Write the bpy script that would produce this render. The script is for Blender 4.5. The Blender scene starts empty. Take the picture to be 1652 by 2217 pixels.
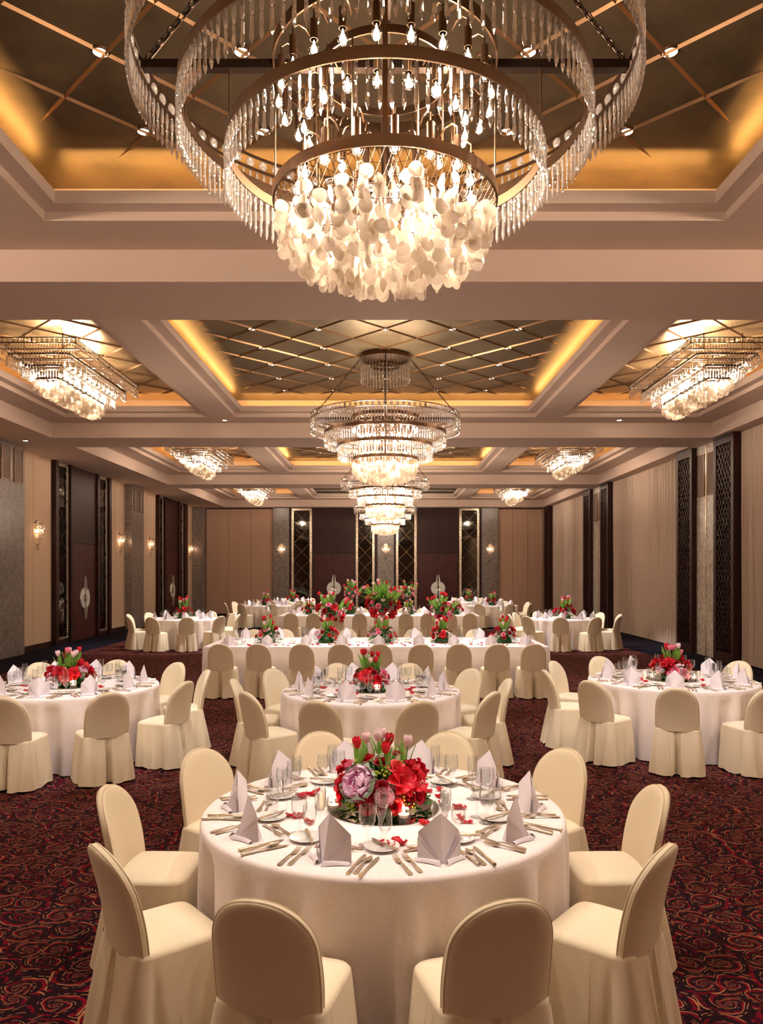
import bpy, math, random
from mathutils import Vector, Matrix, Quaternion
PI = math.pi
rnd = random.Random(11)
scene = bpy.context.scene
COL = scene.collection

# ------------------------------------------------------------------ camera
EYE = 1.97
FPX, VPX, VPY, IW, IH = 1665.0, 834.0, 1238.0, 1652.0, 2217.0
cam_d = bpy.data.cameras.new('camera')
cam = bpy.data.objects.new('camera', cam_d)
COL.objects.link(cam)
cam.location = (0, 0, EYE)
cam.rotation_euler = (PI / 2, 0, 0)
cam_d.sensor_fit = 'HORIZONTAL'
cam_d.sensor_width = 36
cam_d.lens = 36 * FPX / IW
cam_d.shift_x = -(VPX - IW / 2) / IW
cam_d.shift_y = (VPY - IH / 2) / IW
cam_d.clip_end = 200
scene.camera = cam


def px(x, y, z):
    return VPX + FPX * x / max(y, .05), VPY - FPX * (z - EYE) / max(y, .05)


def inframe(x, y, z, m=30):
    if y < .3:
        return False
    a, b = px(x, y, z)
    return -m < a < IW + m and -m < b < IH + m


# ------------------------------------------------------------------ mesh builder
class MB:
    def __init__(s):
        s.v, s.f, s.m = [], [], []

    def add(s, vs, fs, mi=0):
        o = len(s.v)
        s.v.extend(tuple(p) for p in vs)
        for f in fs:
            s.f.append(tuple(i + o for i in f))
            s.m.append(mi)

    def box(s, x0, x1, y0, y1, z0, z1, mi=0):
        v = [(x0, y0, z0), (x1, y0, z0), (x1, y1, z0), (x0, y1, z0), (x0, y0, z1), (x1, y0, z1), (x1, y1, z1), (x0, y1, z1)]
        s.add(v, [(0, 3, 2, 1), (4, 5, 6, 7), (0, 1, 5, 4), (1, 2, 6, 5), (2, 3, 7, 6), (3, 0, 4, 7)], mi)

    def quad(s, a, b, c, d, mi=0):
        s.add([a, b, c, d], [(0, 1, 2, 3)], mi)

    def bar(s, p0, p1, w, t, n, mi=0, taper=1.0):
        p0, p1, n = Vector(p0), Vector(p1), Vector(n).normalized()
        d = (p1 - p0).normalized()
        a = d.cross(n).normalized() * w / 2
        b = n * t / 2
        v = []
        for p, k in ((p0, 1), (p1, taper)):
            v += [p - a * k - b, p + a * k - b, p + a * k + b, p - a * k + b]
        s.add(v, [(0, 1, 2, 3), (7, 6, 5, 4), (0, 4, 5, 1), (1, 5, 6, 2), (2, 6, 7, 3), (3, 7, 4, 0)], mi)

    def lathe(s, prof, n=16, c=(0, 0, 0), mi=0, a0=0, a1=2 * PI, jit=None):
        full = abs(a1 - a0 - 2 * PI) < 1e-6
        k = n if full else n + 1
        vs = []
        for r, z in prof:
            for i in range(k):
                a = a0 + (a1 - a0) * i / n
                vs.append((c[0] + r * math.cos(a), c[1] + r * math.sin(a), c[2] + z))
        fs = []
        for j in range(len(prof) - 1):
            for i in range(n):
                i2 = (i + 1) % k
                fs.append((j * k + i, j * k + i2, (j + 1) * k + i2, (j + 1) * k + i))
        s.add(vs, fs, mi)

    def tube(s, pts, r, n=8, mi=0, caps=True):
        pts = [Vector(p) for p in pts]
        m = len(pts)
        rf = r if callable(r) else (lambda t: r)
        vs, up = [], None
        for i, p in enumerate(pts):
            d = (pts[min(i + 1, m - 1)] - pts[max(i - 1, 0)])
            d = d.normalized() if d.length > 1e-9 else Vector((0, 0, 1))
            if up is None:
                up = Vector((0, 0, 1)) if abs(d.z) < .9 else Vector((1, 0, 0))
            a = d.cross(up)
            a = a.normalized() if a.length > 1e-6 else d.orthogonal().normalized()
            up = a.cross(d).normalized()
            rr = rf(i / max(m - 1, 1))
            for k in range(n):
                t = 2 * PI * k / n
                vs.append(p + a * math.cos(t) * rr + up * math.sin(t) * rr)
        fs = []
        for i in range(m - 1):
            for k in range(n):
                k2 = (k + 1) % n
                fs.append((i * n + k, i * n + k2, (i + 1) * n + k2, (i + 1) * n + k))
        if caps:
            fs.append(tuple(range(n))[::-1])
            fs.append(tuple((m - 1) * n + k for k in range(n)))
        s.add(vs, fs, mi)

    def grid(s, nu, nv, fn, mi=0, wrap=False, mf=None):
        k = nu if wrap else nu + 1
        o = len(s.v)
        for j in range(nv + 1):
            for i in range(k):
                s.v.append(tuple(fn(i / nu, j / nv)))
        for j in range(nv):
            for i in range(nu):
                i2 = (i + 1) % k
                s.f.append((o + j * k + i, o + j * k + i2, o + (j + 1) * k + i2, o + (j + 1) * k + i))
                s.m.append(mf(i / nu, j / nv) if mf else mi)

    def ball(s, c, r, nu=8, nv=6, mi=0, sc=(1, 1, 1)):
        def fn(u, v):
            a, b = 2 * PI * u, PI * v
            return (c[0] + r * sc[0] * math.sin(b) * math.cos(a), c[1] + r * sc[1] * math.sin(b) * math.sin(a), c[2] - r * sc[2] * math.cos(b))
        s.grid(nu, nv, fn, mi, True)

    def rect_frame(s, o, U, V, N, w, h, b, t, mi=0):
        """a picture-frame of width b and depth t in the plane (U, V)"""
        o, U, V, N = Vector(o), Vector(U), Vector(V), Vector(N)
        for (u0, u1, v0, v1) in ((0, w, 0, b), (0, w, h - b, h), (0, b, b, h - b), (w - b, w, b, h - b)):
            P = [o + U * u + V * v + N * n for n in (0, t) for (u, v) in ((u0, v0), (u1, v0), (u1, v1), (u0, v1))]
            s.add(P, [(0, 3, 2, 1), (4, 5, 6, 7), (0, 1, 5, 4), (1, 2, 6, 5), (2, 3, 7, 6), (3, 0, 4, 7)], mi)

    def mesh(s, name, mats, smooth=True, ang=40):
        me = bpy.data.meshes.new(name)
        me.from_pydata(s.v, [], s.f)
        for m in (mats if isinstance(mats, (list, tuple)) else [mats]):
            me.materials.append(m)
        if any(s.m):
            me.polygons.foreach_set('material_index', s.m)
        if smooth:
            me.polygons.foreach_set('use_smooth', [True] * len(s.f))
            me.update()
            me.set_sharp_from_angle(angle=math.radians(ang))
        me.update()
        return me

    def rev(s, R):
        """append a transformed copy of R's geometry"""


def xf(src, M):
    out = MB()
    out.v = [tuple(M @ Vector(p)) for p in src.v]
    out.f, out.m = list(src.f), list(src.m)
    return out


def merge(dst, src, M):
    o = len(dst.v)
    dst.v.extend(tuple(M @ Vector(p)) for p in src.v)
    dst.f.extend(tuple(i + o for i in f) for f in src.f)
    dst.m.extend(src.m)


# ------------------------------------------------------------------ objects
LABELS = {}


def tag(o, label, cat, group=None, kind=None):
    if label:
        n = len(label.split())
        if not 4 <= n <= 16:
            print('LABEL LENGTH', n, label)
        if (label in LABELS) and (group is None or LABELS[label] != group):
            print('LABEL TWICE', label)
        LABELS[label] = group
        o['label'] = label
    if cat:
        o['category'] = cat
    if group:
        o['group'] = group
    if kind:
        o['kind'] = kind
    return o


def obj(name, me, parent=None, loc=(0, 0, 0), rot=None, sc=None, kind=None):
    o = bpy.data.objects.new(name, me)
    COL.objects.link(o)
    o.location = loc
    if rot is not None:
        if isinstance(rot, Quaternion):
            o.rotation_mode = 'QUATERNION'
            o.rotation_quaternion = rot
        else:
            o.rotation_euler = rot
    if sc is not None:
        o.scale = (sc, sc, sc) if isinstance(sc, (int, float)) else sc
    if parent is not None:
        o.parent = parent
    if kind:
        o['kind'] = kind
    return o


def thing(name, label, cat, loc=(0, 0, 0), rz=0, group=None, sc=None):
    o = obj(name, None, None, loc, (0, 0, rz), sc)
    o.empty_display_size = .05
    return tag(o, label, cat, group)


def solo(name, me, label, cat, loc=(0, 0, 0), rot=None, group=None, sc=None):
    return tag(obj(name, me, None, loc, rot, sc), label, cat, group)


def struct(name, me, parent=None):
    o = obj(name, me, parent)
    if parent is None:
        o['kind'] = 'structure'
    return o


# ------------------------------------------------------------------ materials
def lin(c):
    return tuple(((x / 255) / 12.92 if x / 255 <= .04045 else ((x / 255 + .055) / 1.055) ** 2.4) for x in c) + (1,)


class NT:
    def __init__(s, name):
        s.mat = bpy.data.materials.new(name)
        s.mat.use_nodes = True
        s.t = s.mat.node_tree
        for n in list(s.t.nodes):
            s.t.nodes.remove(n)
        s.out = s.t.nodes.new('ShaderNodeOutputMaterial')

    def n(s, typ, **kw):
        nd = s.t.nodes.new('ShaderNode' + typ)
        for k, v in kw.items():
            if k.startswith('_'):
                setattr(nd, k[1:], v)
        for k, v in kw.items():
            if k.startswith('_'):
                continue
            key = int(k[1:]) if k[0] == 'i' and k[1:].isdigit() else k.replace('__', ' ')
            if isinstance(v, bpy.types.NodeSocket):
                s.t.links.new(v, nd.inputs[key])
            else:
                nd.inputs[key].default_value = v
        return nd

    def math(s, op, a, b=0.0, c=None, clamp=False):
        nd = s.t.nodes.new('ShaderNodeMath')
        nd.operation = op
        nd.use_clamp = clamp
        for i, v in enumerate((a, b, c)):
            if v is None:
                continue
            if isinstance(v, bpy.types.NodeSocket):
                s.t.links.new(v, nd.inputs[i])
            else:
                nd.inputs[i].default_value = v
        return nd.outputs[0]

    def mix(s, f, a, b):
        nd = s.t.nodes.new('ShaderNodeMix')
        nd.data_type = 'RGBA'
        for k, v in ((0, f), (6, a), (7, b)):
            if isinstance(v, bpy.types.NodeSocket):
                s.t.links.new(v, nd.inputs[k])
            else:
                nd.inputs[k].default_value = v
        return nd.outputs[2]

    def ramp(s, f, stops, interp='LINEAR'):
        nd = s.t.nodes.new('ShaderNodeValToRGB')
        nd.color_ramp.interpolation = interp
        e = nd.color_ramp.elements
        while len(e) > 1:
            e.remove(e[-1])
        e[0].position, e[0].color = stops[0]
        for p, c in stops[1:]:
            x = e.new(p)
            x.color = c
        s.t.links.new(f, nd.inputs[0])
        return nd.outputs[0]

    def step(s, x, e0, e1):
        nd = s.t.nodes.new('ShaderNodeMapRange')
        nd.interpolation_type = 'SMOOTHSTEP'
        s.t.links.new(x, nd.inputs[0])
        nd.inputs[1].default_value, nd.inputs[2].default_value = e0, e1
        return nd.outputs[0]

    def done(s, sh):
        s.t.links.new(sh, s.out.inputs[0])
        return s.mat


def pbr(name, col, rough=.5, metal=0.0, noise=0.0, nscale=8.0, bump=0.0, bscale=40.0, bdist=.01, spec=None, sheen=0, obj_co=True, stretch=(1, 1, 1), trans=0.0):
    t = NT(name)
    c = lin(col) if max(col) > 1.5 else tuple(col) + (1,)
    p = t.n('BsdfPrincipled', Roughness=rough, Metallic=metal)
    if spec is not None:
        p.inputs['Specular IOR Level'].default_value = spec
    if sheen:
        p.inputs['Sheen Weight'].default_value = sheen
    co = None
    if noise or bump:
        tc = t.n('TexCoord')
        mp = t.n('Mapping', Vector=tc.outputs['Object'], Scale=stretch)
        co = mp.outputs[0]
    if noise:
        nz = t.n('TexNoise', Vector=co, Scale=nscale, Detail=4.0)
        a = tuple(x * (1 - noise) for x in c[:3]) + (1,)
        b = tuple(min(1, x * (1 + noise)) for x in c[:3]) + (1,)
        t.t.links.new(t.mix(nz.outputs[0], a, b), p.inputs['Base Color'])
    else:
        p.inputs['Base Color'].default_value = c
    if bump:
        nb = t.n('TexNoise', Vector=co, Scale=bscale, Detail=3.0)
        b = t.n('Bump', Strength=bump, Distance=bdist, Height=nb.outputs[0])
        t.t.links.new(b.outputs[0], p.inputs['Normal'])
    sh = p.outputs[0]
    if trans:
        tr = t.n('BsdfTranslucent', Color=c)
        mx = t.n('MixShader', i0=trans, i1=sh, i2=tr.outputs[0])
        sh = mx.outputs[0]
    return t.done(sh)


def emit(name, col, strength):
    t = NT(name)
    e = t.n('Emission', Color=lin(col) if max(col) > 1.5 else tuple(col) + (1,), Strength=strength)
    m = t.done(e.outputs[0])
    m.cycles.emission_sampling = 'NONE'
    return m


def thin_glass(name, tint=(.97, .98, .98), k=.75, base=.05, rough=0.0):
    t = NT(name)
    lw = t.n('LayerWeight', Blend=.35)
    f = t.math('MULTIPLY_ADD', t.math('POWER', lw.outputs['Facing'], 2.2), k, base, clamp=True)
    tc = t.mix(t.math('POWER', lw.outputs['Facing'], 3.0), tuple(tint) + (1,), (.62, .61, .60, 1))
    tr = t.n('BsdfTransparent', Color=tc)
    gl = t.n('BsdfGlossy', Color=(1, 1, 1, 1), Roughness=rough)
    mx = t.n('MixShader', i0=f, i1=tr.outputs[0], i2=gl.outputs[0])
    return t.done(mx.outputs[0])


def crystal_mat(name):
    t = NT(name)
    g = t.n('BsdfGlass', Color=(1, .98, .95, 1), Roughness=0.02, IOR=1.52)
    tr = t.n('BsdfTransparent', Color=(.98, .97, .95, 1))
    mx = t.n('MixShader', i0=.42, i1=g.outputs[0], i2=tr.outputs[0])
    gl = t.n('BsdfGlossy', Color=(1, .97, .93, 1), Roughness=.06)
    df = t.n('BsdfDiffuse', Color=(.95, .92, .88, 1))
    m1 = t.n('MixShader', i0=.35, i1=gl.outputs[0], i2=df.outputs[0])
    m2 = t.n('MixShader', i0=.26, i1=mx.outputs[0], i2=m1.outputs[0])
    return t.done(m2.outputs[0])


def carpet_mat():
    t = NT('carpet')
    co = t.n('TexCoord').outputs['Object']
    nz = t.n('TexNoise', Vector=co, Scale=7.0, Detail=2.0)
    off = t.n('VectorMath', _operation='MULTIPLY_ADD', i0=nz.outputs['Color'], i1=(.085, .085, 0), i2=co)
    sx = t.n('Mapping', Vector=off.outputs[0], Scale=(4.7, 5.7, 0.0))
    vo = t.n('TexVoronoi', Vector=sx.outputs[0], Scale=1.0, Randomness=.6, _voronoi_dimensions='2D')
    d = t.n('VectorMath', _operation='SUBTRACT', i0=sx.outputs[0], i1=vo.outputs['Position'])
    sp = t.n('SeparateXYZ', Vector=d.outputs[0])
    r = vo.outputs['Distance']
    th = t.math('ARCTAN2', sp.outputs[1], sp.outputs[0])
    ph = t.math('ADD', t.math('MULTIPLY', th, 2 / (2 * PI)), t.math('MULTIPLY', t.math('LOGARITHM', t.math('ADD', r, .06), 2.718), 1.55))
    fr = t.math('FRACT', ph)
    n2 = t.n('TexNoise', Vector=co, Scale=26.0, Detail=1.0).outputs[0]
    n4 = t.n('TexNoise', Vector=co, Scale=9.0, Detail=1.0).outputs[0]
    n3 = t.n('TexNoise', Vector=co, Scale=34.0, Detail=0.0).outputs[0]
    red = t.math('MULTIPLY', t.step(fr, .16, .24), t.math('SUBTRACT', 1.0, t.step(fr, .44, .5)))
    red = t.math('MULTIPLY', red, t.step(n2, .40, .50))
    w = t.math('ABSOLUTE', t.math('SUBTRACT', fr, .52))
    gold = t.math('SUBTRACT', 1.0, t.step(w, .03, .07))
    gold = t.math('MULTIPLY', gold, t.step(n4, .40, .48))
    w2 = t.math('ABSOLUTE', t.math('SUBTRACT', fr, .80))
    gold2 = t.math('MULTIPLY', t.math('SUBTRACT', 1.0, t.step(w2, .025, .06)), t.step(n3, .47, .53))
    gold = t.math('MAXIMUM', gold, t.math('MULTIPLY', gold2, .8))
    c = t.mix(red, lin((36, 16, 26)), lin((118, 12, 32)))
    c = t.mix(t.math('MULTIPLY', gold, .85), c, lin((196, 132, 94)))
    p = t.n('BsdfPrincipled', Roughness=.95)
    p.inputs['Specular IOR Level'].default_value = .1
    t.t.links.new(c, p.inputs['Base Color'])
    return t.done(p.outputs[0])


def stone_mat(name, col):
    t = NT(name)
    co = t.n('TexCoord').outputs['Object']
    mp = t.n('Mapping', Vector=co, Scale=(1, 1, 1.0), Rotation=(.5, .4, .2))
    a = t.n('TexNoise', Vector=mp.outputs[0], Scale=2.2, Detail=8.0, Roughness=.68, Distortion=1.6)
    b = t.n('TexNoise', Vector=mp.outputs[0], Scale=9.0, Detail=6.0, Roughness=.6, Distortion=.6)
    vein = t.math('ABSOLUTE', t.math('SUBTRACT', a.outputs[0], .5))
    v = t.math('SUBTRACT', 1.0, t.step(vein, .0, .05))
    c0 = t.ramp(b.outputs[0], [(.25, lin(tuple(x * .72 for x in col))), (.75, lin(tuple(min(255, x * 1.15) for x in col)))])
    c1 = t.mix(t.math('MULTIPLY', v, .35), c0, lin(tuple(min(255, x * 1.35) for x in col)))
    sp = t.n('SeparateXYZ', Vector=co)
    jz = t.math('ABSOLUTE', t.math('SUBTRACT', t.math('FRACT', t.math('MULTIPLY', sp.outputs[2], 1 / 1.22)), .5))
    j = t.step(jz, .494, .498)
    c2 = t.mix(t.math('MULTIPLY', j, .6), c1, lin(tuple(x * .5 for x in col)))
    p = t.n('BsdfPrincipled', Roughness=.28)
    t.t.links.new(c2, p.inputs['Base Color'])
    return t.done(p.outputs[0])


def wood_mat(name, col, rough=.42, axis='Z', sc=1.0):
    t = NT(name)
    co = t.n('TexCoord').outputs['Object']
    s = {'Z': (30, 30, 1.2), 'Y': (30, 1.2, 30), 'X': (1.2, 30, 30)}[axis]
    mp = t.n('Mapping', Vector=co, Scale=tuple(x * sc for x in s))
    a = t.n('TexNoise', Vector=mp.outputs[0], Scale=1.0, Detail=4.0, Distortion=.8)
    c = t.ramp(a.outputs[0], [(.3, lin(tuple(x * .7 for x in col))), (.7, lin(tuple(min(255, x * 1.3) for x in col)))])
    p = t.n('BsdfPrincipled', Roughness=rough)
    p.inputs['Specular IOR Level'].default_value = .25
    t.t.links.new(c, p.inputs['Base Color'])
    return t.done(p.outputs[0])


def chevron_mat(name, col, sgn, hor):
    """dark veneer with slanted grain; hor = which object axis runs across the door"""
    t = NT(name)
    sp = t.n('SeparateXYZ', Vector=t.n('TexCoord').outputs['Object'])
    q = t.math('ADD', sp.outputs[2], t.math('MULTIPLY', sp.outputs[hor], sgn))
    cb = t.n('CombineXYZ', X=t.math('MULTIPLY', q, 34.0), Y=t.math('MULTIPLY', t.math('SUBTRACT', sp.outputs[2], t.math('MULTIPLY', sp.outputs[hor], sgn)), 1.3))
    a = t.n('TexNoise', Vector=cb.outputs[0], Scale=1.0, Detail=3.0)
    c = t.ramp(a.outputs[0], [(.32, lin(tuple(x * .55 for x in col))), (.68, lin(tuple(min(255, x * 1.45) for x in col)))])
    p = t.n('BsdfPrincipled', Roughness=.42)
    p.inputs['Specular IOR Level'].default_value = .3
    t.t.links.new(c, p.inputs['Base Color'])
    return t.done(p.outputs[0])


def damask_mat(name, col):
    t = NT(name)
    co = t.n('TexCoord').outputs['Object']
    a = t.n('TexNoise', Vector=co, Scale=15.0, Detail=2.0, Distortion=2.0)
    b = t.step(t.math('ABSOLUTE', t.math('SUBTRACT', a.outputs[0], .5)), .02, .06)
    p = t.n('BsdfPrincipled', Roughness=.7)
    p.inputs['Sheen Weight'].default_value = .15
    c = t.mix(b, lin(tuple(min(255, x * 1.008) for x in col)), lin(tuple(x * .99 for x in col)))
    t.t.links.new(c, p.inputs['Base Color'])
    bp = t.n('Bump', Strength=.10, Distance=.003, Height=b)
    t.t.links.new(bp.outputs[0], p.inputs['Normal'])
    return t.done(p.outputs[0])


def capiz_mat():
    t = NT('capiz_shell')
    co = t.n('TexCoord').outputs['Object']
    a = t.n('TexNoise', Vector=co, Scale=45.0, Detail=3.0)
    c = t.ramp(a.outputs[0], [(.3, lin((232, 206, 174))), (.55, lin((254, 240, 218)))])
    d = t.n('BsdfPrincipled', Roughness=.3)
    t.t.links.new(c, d.inputs['Base Color'])
    tr = t.n('BsdfTranslucent', Color=(1, .97, .92, 1))
    m = t.n('MixShader', i0=.62, i1=d.outputs[0], i2=tr.outputs[0])
    tp = t.n('BsdfTransparent', Color=(1, .96, .9, 1))
    m2 = t.n('MixShader', i0=.22, i1=m.outputs[0], i2=tp.outputs[0])
    return t.done(m2.outputs[0])


def panel_mat(name, col, rough, metal):
    t = NT(name)
    co = t.n('TexCoord').outputs['Object']
    a = t.n('TexNoise', Vector=co, Scale=1.7, Detail=6.0, Roughness=.65)
    c = t.ramp(a.outputs[0], [(.3, lin(tuple(x * .86 for x in col))), (.7, lin(tuple(min(255, x * 1.1) for x in col)))])
    p = t.n('BsdfPrincipled', Metallic=metal)
    t.t.links.new(c, p.inputs['Base Color'])
    r = t.math('MULTIPLY_ADD', a.outputs[0], .25, rough - .12)
    t.t.links.new(r, p.inputs['Roughness'])
    b = t.n('Bump', Strength=.12, Distance=.02, Height=t.n('TexNoise', Vector=co, Scale=7.0, Detail=4.0).outputs[0])
    t.t.links.new(b.outputs[0], p.inputs['Normal'])
    return t.done(p.outputs[0])


M = {}
M['plaster'] = pbr('plaster', (216, 194, 178), .85, bump=.03, bscale=200)
M['panel'] = panel_mat('bronze_panel', (126, 112, 86), .40, .85)
M['goldleaf'] = panel_mat('gold_leaf_panel', (206, 176, 128), .30, .8)
M['rib'] = pbr('bronze_rib', (146, 112, 78), .42, .75)
M['fabricwall'] = pbr('wall_fabric', (216, 188, 158), .9, noise=.05, nscale=60, bump=.15, bscale=160, stretch=(1, 1, .3))
M['foldpanel'] = pbr('folding_panel_fabric', (198, 162, 138), .9, noise=.04, nscale=60, bump=.15, bscale=160)
M['stone'] = stone_mat('grey_marble', (128, 118, 112))
M['stone_light'] = stone_mat('pale_marble', (200, 188, 174))
M['wood'] = wood_mat('dark_wood', (46, 24, 20))
M['chev_a'] = chevron_mat('chevron_wood_a', (62, 28, 26), 1, 1)
M['chev_b'] = chevron_mat('chevron_wood_b', (62, 28, 26), -1, 1)
M['chev_c'] = chevron_mat('chevron_wood_c', (62, 28, 26), 1, 0)
M['chev_d'] = chevron_mat('chevron_wood_d', (62, 28, 26), -1, 0)
M['mirror'] = pbr('smoked_mirror', (78, 78, 76), .03, 1.0)
M['mirrordisc'] = pbr('mirror_disc', (200, 200, 196), .02, 1.0)
M['brass'] = pbr('brass', (150, 122, 84), .3, 1.0)
M['bronze'] = pbr('bronze_metal', (112, 88, 68), .32, 1.0)
M['darkmetal'] = pbr('dark_metal', (52, 40, 32), .35, .9)
M['silver'] = pbr('silver', (236, 218, 190), .24, .8)
M['pearl'] = pbr('mother_of_pearl', (232, 240, 232), .22, .1, noise=.2, nscale=40)
M['chrome'] = pbr('polished_chrome', (235, 232, 225), .22, .7)
M['carpet'] = carpet_mat()
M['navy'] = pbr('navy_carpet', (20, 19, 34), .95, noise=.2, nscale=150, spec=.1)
M['chair'] = pbr('ivory_chair_cover', (240, 223, 190), .75, bump=.45, bscale=8, bdist=.012, sheen=.1, stretch=(1, 1, .6))
M['piping'] = pbr('ivory_piping', (226, 206, 170), .8)
M['cloth'] = damask_mat('white_damask', (243, 230, 224))
M['napkin'] = pbr('pale_lilac_linen', (246, 236, 240), .8, bump=.1, bscale=30)
M['china'] = pbr('white_china', (245, 240, 232), .15)
M['glass'] = thin_glass('clear_glass', k=.85, base=.05, rough=.02)
M['crystal'] = crystal_mat('cut_crystal')
M['capiz'] = capiz_mat()
M['bulb'] = emit('lit_bulb', (1.0, .74, .46), 30)
M['bulbglass'] = thin_glass('bulb_glass', k=.6, base=.08)
M['lamp'] = emit('lit_downlight', (1.0, .80, .56), 14)
M['sconcebulb'] = emit('lit_sconce_bulb', (1.0, .60, .34), 3)
M['flame'] = emit('candle_flame', (1.0, .66, .30), 22)
M['wax'] = pbr('candle_wax', (250, 236, 214), .5, trans=.3)
M['curtain'] = pbr('sheer_curtain_fabric', (216, 196, 178), .9, noise=.05, nscale=30, trans=.15)
M['grille'] = pbr('speaker_cloth', (142, 122, 112), .9, bump=.3, bscale=300)
M['lattback'] = panel_mat('shell_backing', (40, 38, 34), .3, .6)
M['red'] = pbr('red_petal', (200, 12, 38), .55, noise=.25, nscale=40, trans=.2)
M['scarlet'] = pbr('scarlet_petal', (232, 30, 48), .5, noise=.2, nscale=30, trans=.25)
M['deepred'] = pbr('deep_red_petal', (158, 8, 34), .55, noise=.25, nscale=40, trans=.15)
M['pink'] = pbr('pink_petal', (246, 140, 166), .55, noise=.12, nscale=40, trans=.25)
M['palepink'] = pbr('pale_pink_petal', (254, 224, 224), .55, noise=.06, nscale=40, trans=.3)
M['coral'] = pbr('coral_petal', (234, 84, 84), .55, noise=.15, nscale=40, trans=.2)
M['lilac'] = pbr('lilac_leaf', (250, 204, 222), .55, noise=.12, nscale=40, trans=.2)
M['roseleaf'] = pbr('blush_petal', (250, 186, 194), .55, noise=.06, nscale=40, trans=.2)
M['purple'] = pbr('purple_leaf', (214, 104, 164), .55, noise=.2, nscale=40, trans=.2)
M['sage'] = pbr('sage_leaf', (150, 168, 140), .55, noise=.12, nscale=40, trans=.2)
M['leaf'] = pbr('green_leaf', (86, 146, 58), .45, noise=.35, nscale=30, trans=.2)
M['darkleaf'] = pbr('dark_green_leaf', (46, 92, 40), .45, noise=.35, nscale=30, trans=.12)
M['tulipleaf'] = pbr('tulip_leaf', (134, 182, 78), .45, noise=.2, nscale=20, trans=.25)
M['berry'] = pbr('green_berry', (168, 176, 60), .3)
M['black'] = pbr('black_gap', (12, 9, 8), .8)
# ================================================================== ROOM SHELL
XL, XR, YB, YF = -8.88, 7.80, 36.0, -10.0
ZS, ZU, ZL, ZT, ZP = 4.95, 5.28, 5.366, 5.485, 5.68
BEAMS = [(-1.1, .1), (7.9, 9.1), (17.1, 18.4), (26.2, 27.5), (35.3, 36.1)]
BAYS = [(.1, 7.9), (9.1, 17.1), (18.4, 26.2), (27.5, 35.3)]
CH_Y = [4.0, 13.2, 22.35, 31.4]

b = MB()
CX0, CX1 = -7.43, 6.25
for y0, y1 in ((YF, 26.2), (27.5, YB)):
    b.quad((CX0, y0, 0), (CX1, y0, 0), (CX1, y1, 0), (CX0, y1, 0), 0)
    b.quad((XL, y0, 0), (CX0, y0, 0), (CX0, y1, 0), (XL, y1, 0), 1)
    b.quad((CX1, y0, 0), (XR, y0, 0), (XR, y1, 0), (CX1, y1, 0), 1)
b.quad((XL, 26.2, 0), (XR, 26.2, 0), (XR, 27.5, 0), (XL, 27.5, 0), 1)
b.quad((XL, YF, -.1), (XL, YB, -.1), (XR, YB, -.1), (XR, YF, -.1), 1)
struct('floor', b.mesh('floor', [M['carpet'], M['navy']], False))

b = MB()
b.box(XL - .15, XL, YF, YB + .2, 0, 5.9, 0)
for y in (9.3, 10.9, 12.5, 14.1, 15.7, 19.4, 25.3, 28.6, 34.7):
    b.box(XL, XL + .004, y - .004, y + .004, .12, ZS, 1)
struct('wall_left', b.mesh('wall_left', [M['fabricwall'], M['foldpanel']], False))
b = MB()
b.box(XR, XR + .15, YF, YB + .2, 0, 5.9)
struct('wall_right', b.mesh('wall_right', M['fabricwall'], False))
b = MB()
b.box(XL, XR, YF - .15, YF, 0, 5.9)
struct('wall_front', b.mesh('wall_front', M['foldpanel'], False))
# back wall with its folding panels
b = MB()
b.box(XL, XR, YB, YB + .15, 0, 5.9, 0)
for x0, x1, n in ((-8.36, -5.24, 3), (5.28, 7.36, 3)):
    w = (x1 - x0) / n
    cuts = [x0 + w * i for i in range(n + 1)] if x0 < 0 else [x0, x0 + .67, x0 + 1.38, x1]
    for i in range(len(cuts) - 1):
        b.box(cuts[i] + .006, cuts[i + 1] - .006, YB - .06, YB, .02, ZS - .05, 1)
    b.box(x0, x1, YB - .03, YB - .001, 0, ZS, 2)
struct('wall_back', b.mesh('wall_back', [M['foldpanel'], M['foldpanel'], M['black']], False))
for y0, y1 in ((9.1, 17.1), (18.4, 20.45), (24.62, 26.2), (27.5, 29.75), (34.1, 35.4)):
    b = MB()
    b.box(XL, XL + .03, y0, y1, 0, .13)
    struct('baseboard_left', b.mesh('baseboard_left', M['wood'], False))

# stone pillars
def pillar(x0, x1, y0, y1, mat, joint=None):
    b = MB()
    b.box(x0, x1, y0, y1, 0, ZS, 0)
    if joint:
        b.box(x0 - .012, x0, joint - .02, joint + .02, 0, ZS, 1)
    return struct('trim_pillar', b.mesh('stone_pillar', [mat, M['silver']], False))

pillar(XL, -8.63, 17.1, 18.4, M['stone'])
pillar(XL, -8.63, 26.2, 27.5, M['stone'])
pillar(XL, -8.39, 35.3, YB, M['stone'])
for x0, x1 in ((-5.22, -4.48), (-.355, .40), (4.50, 5.26)):
    pillar(x0, x1, 35.82, YB, M['stone'])
pillar(7.50, XR, 17.1, 18.6, M['stone_light'], 17.97)
pillar(7.50, XR, 26.3, 27.8, M['stone_light'], 27.05)

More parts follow.
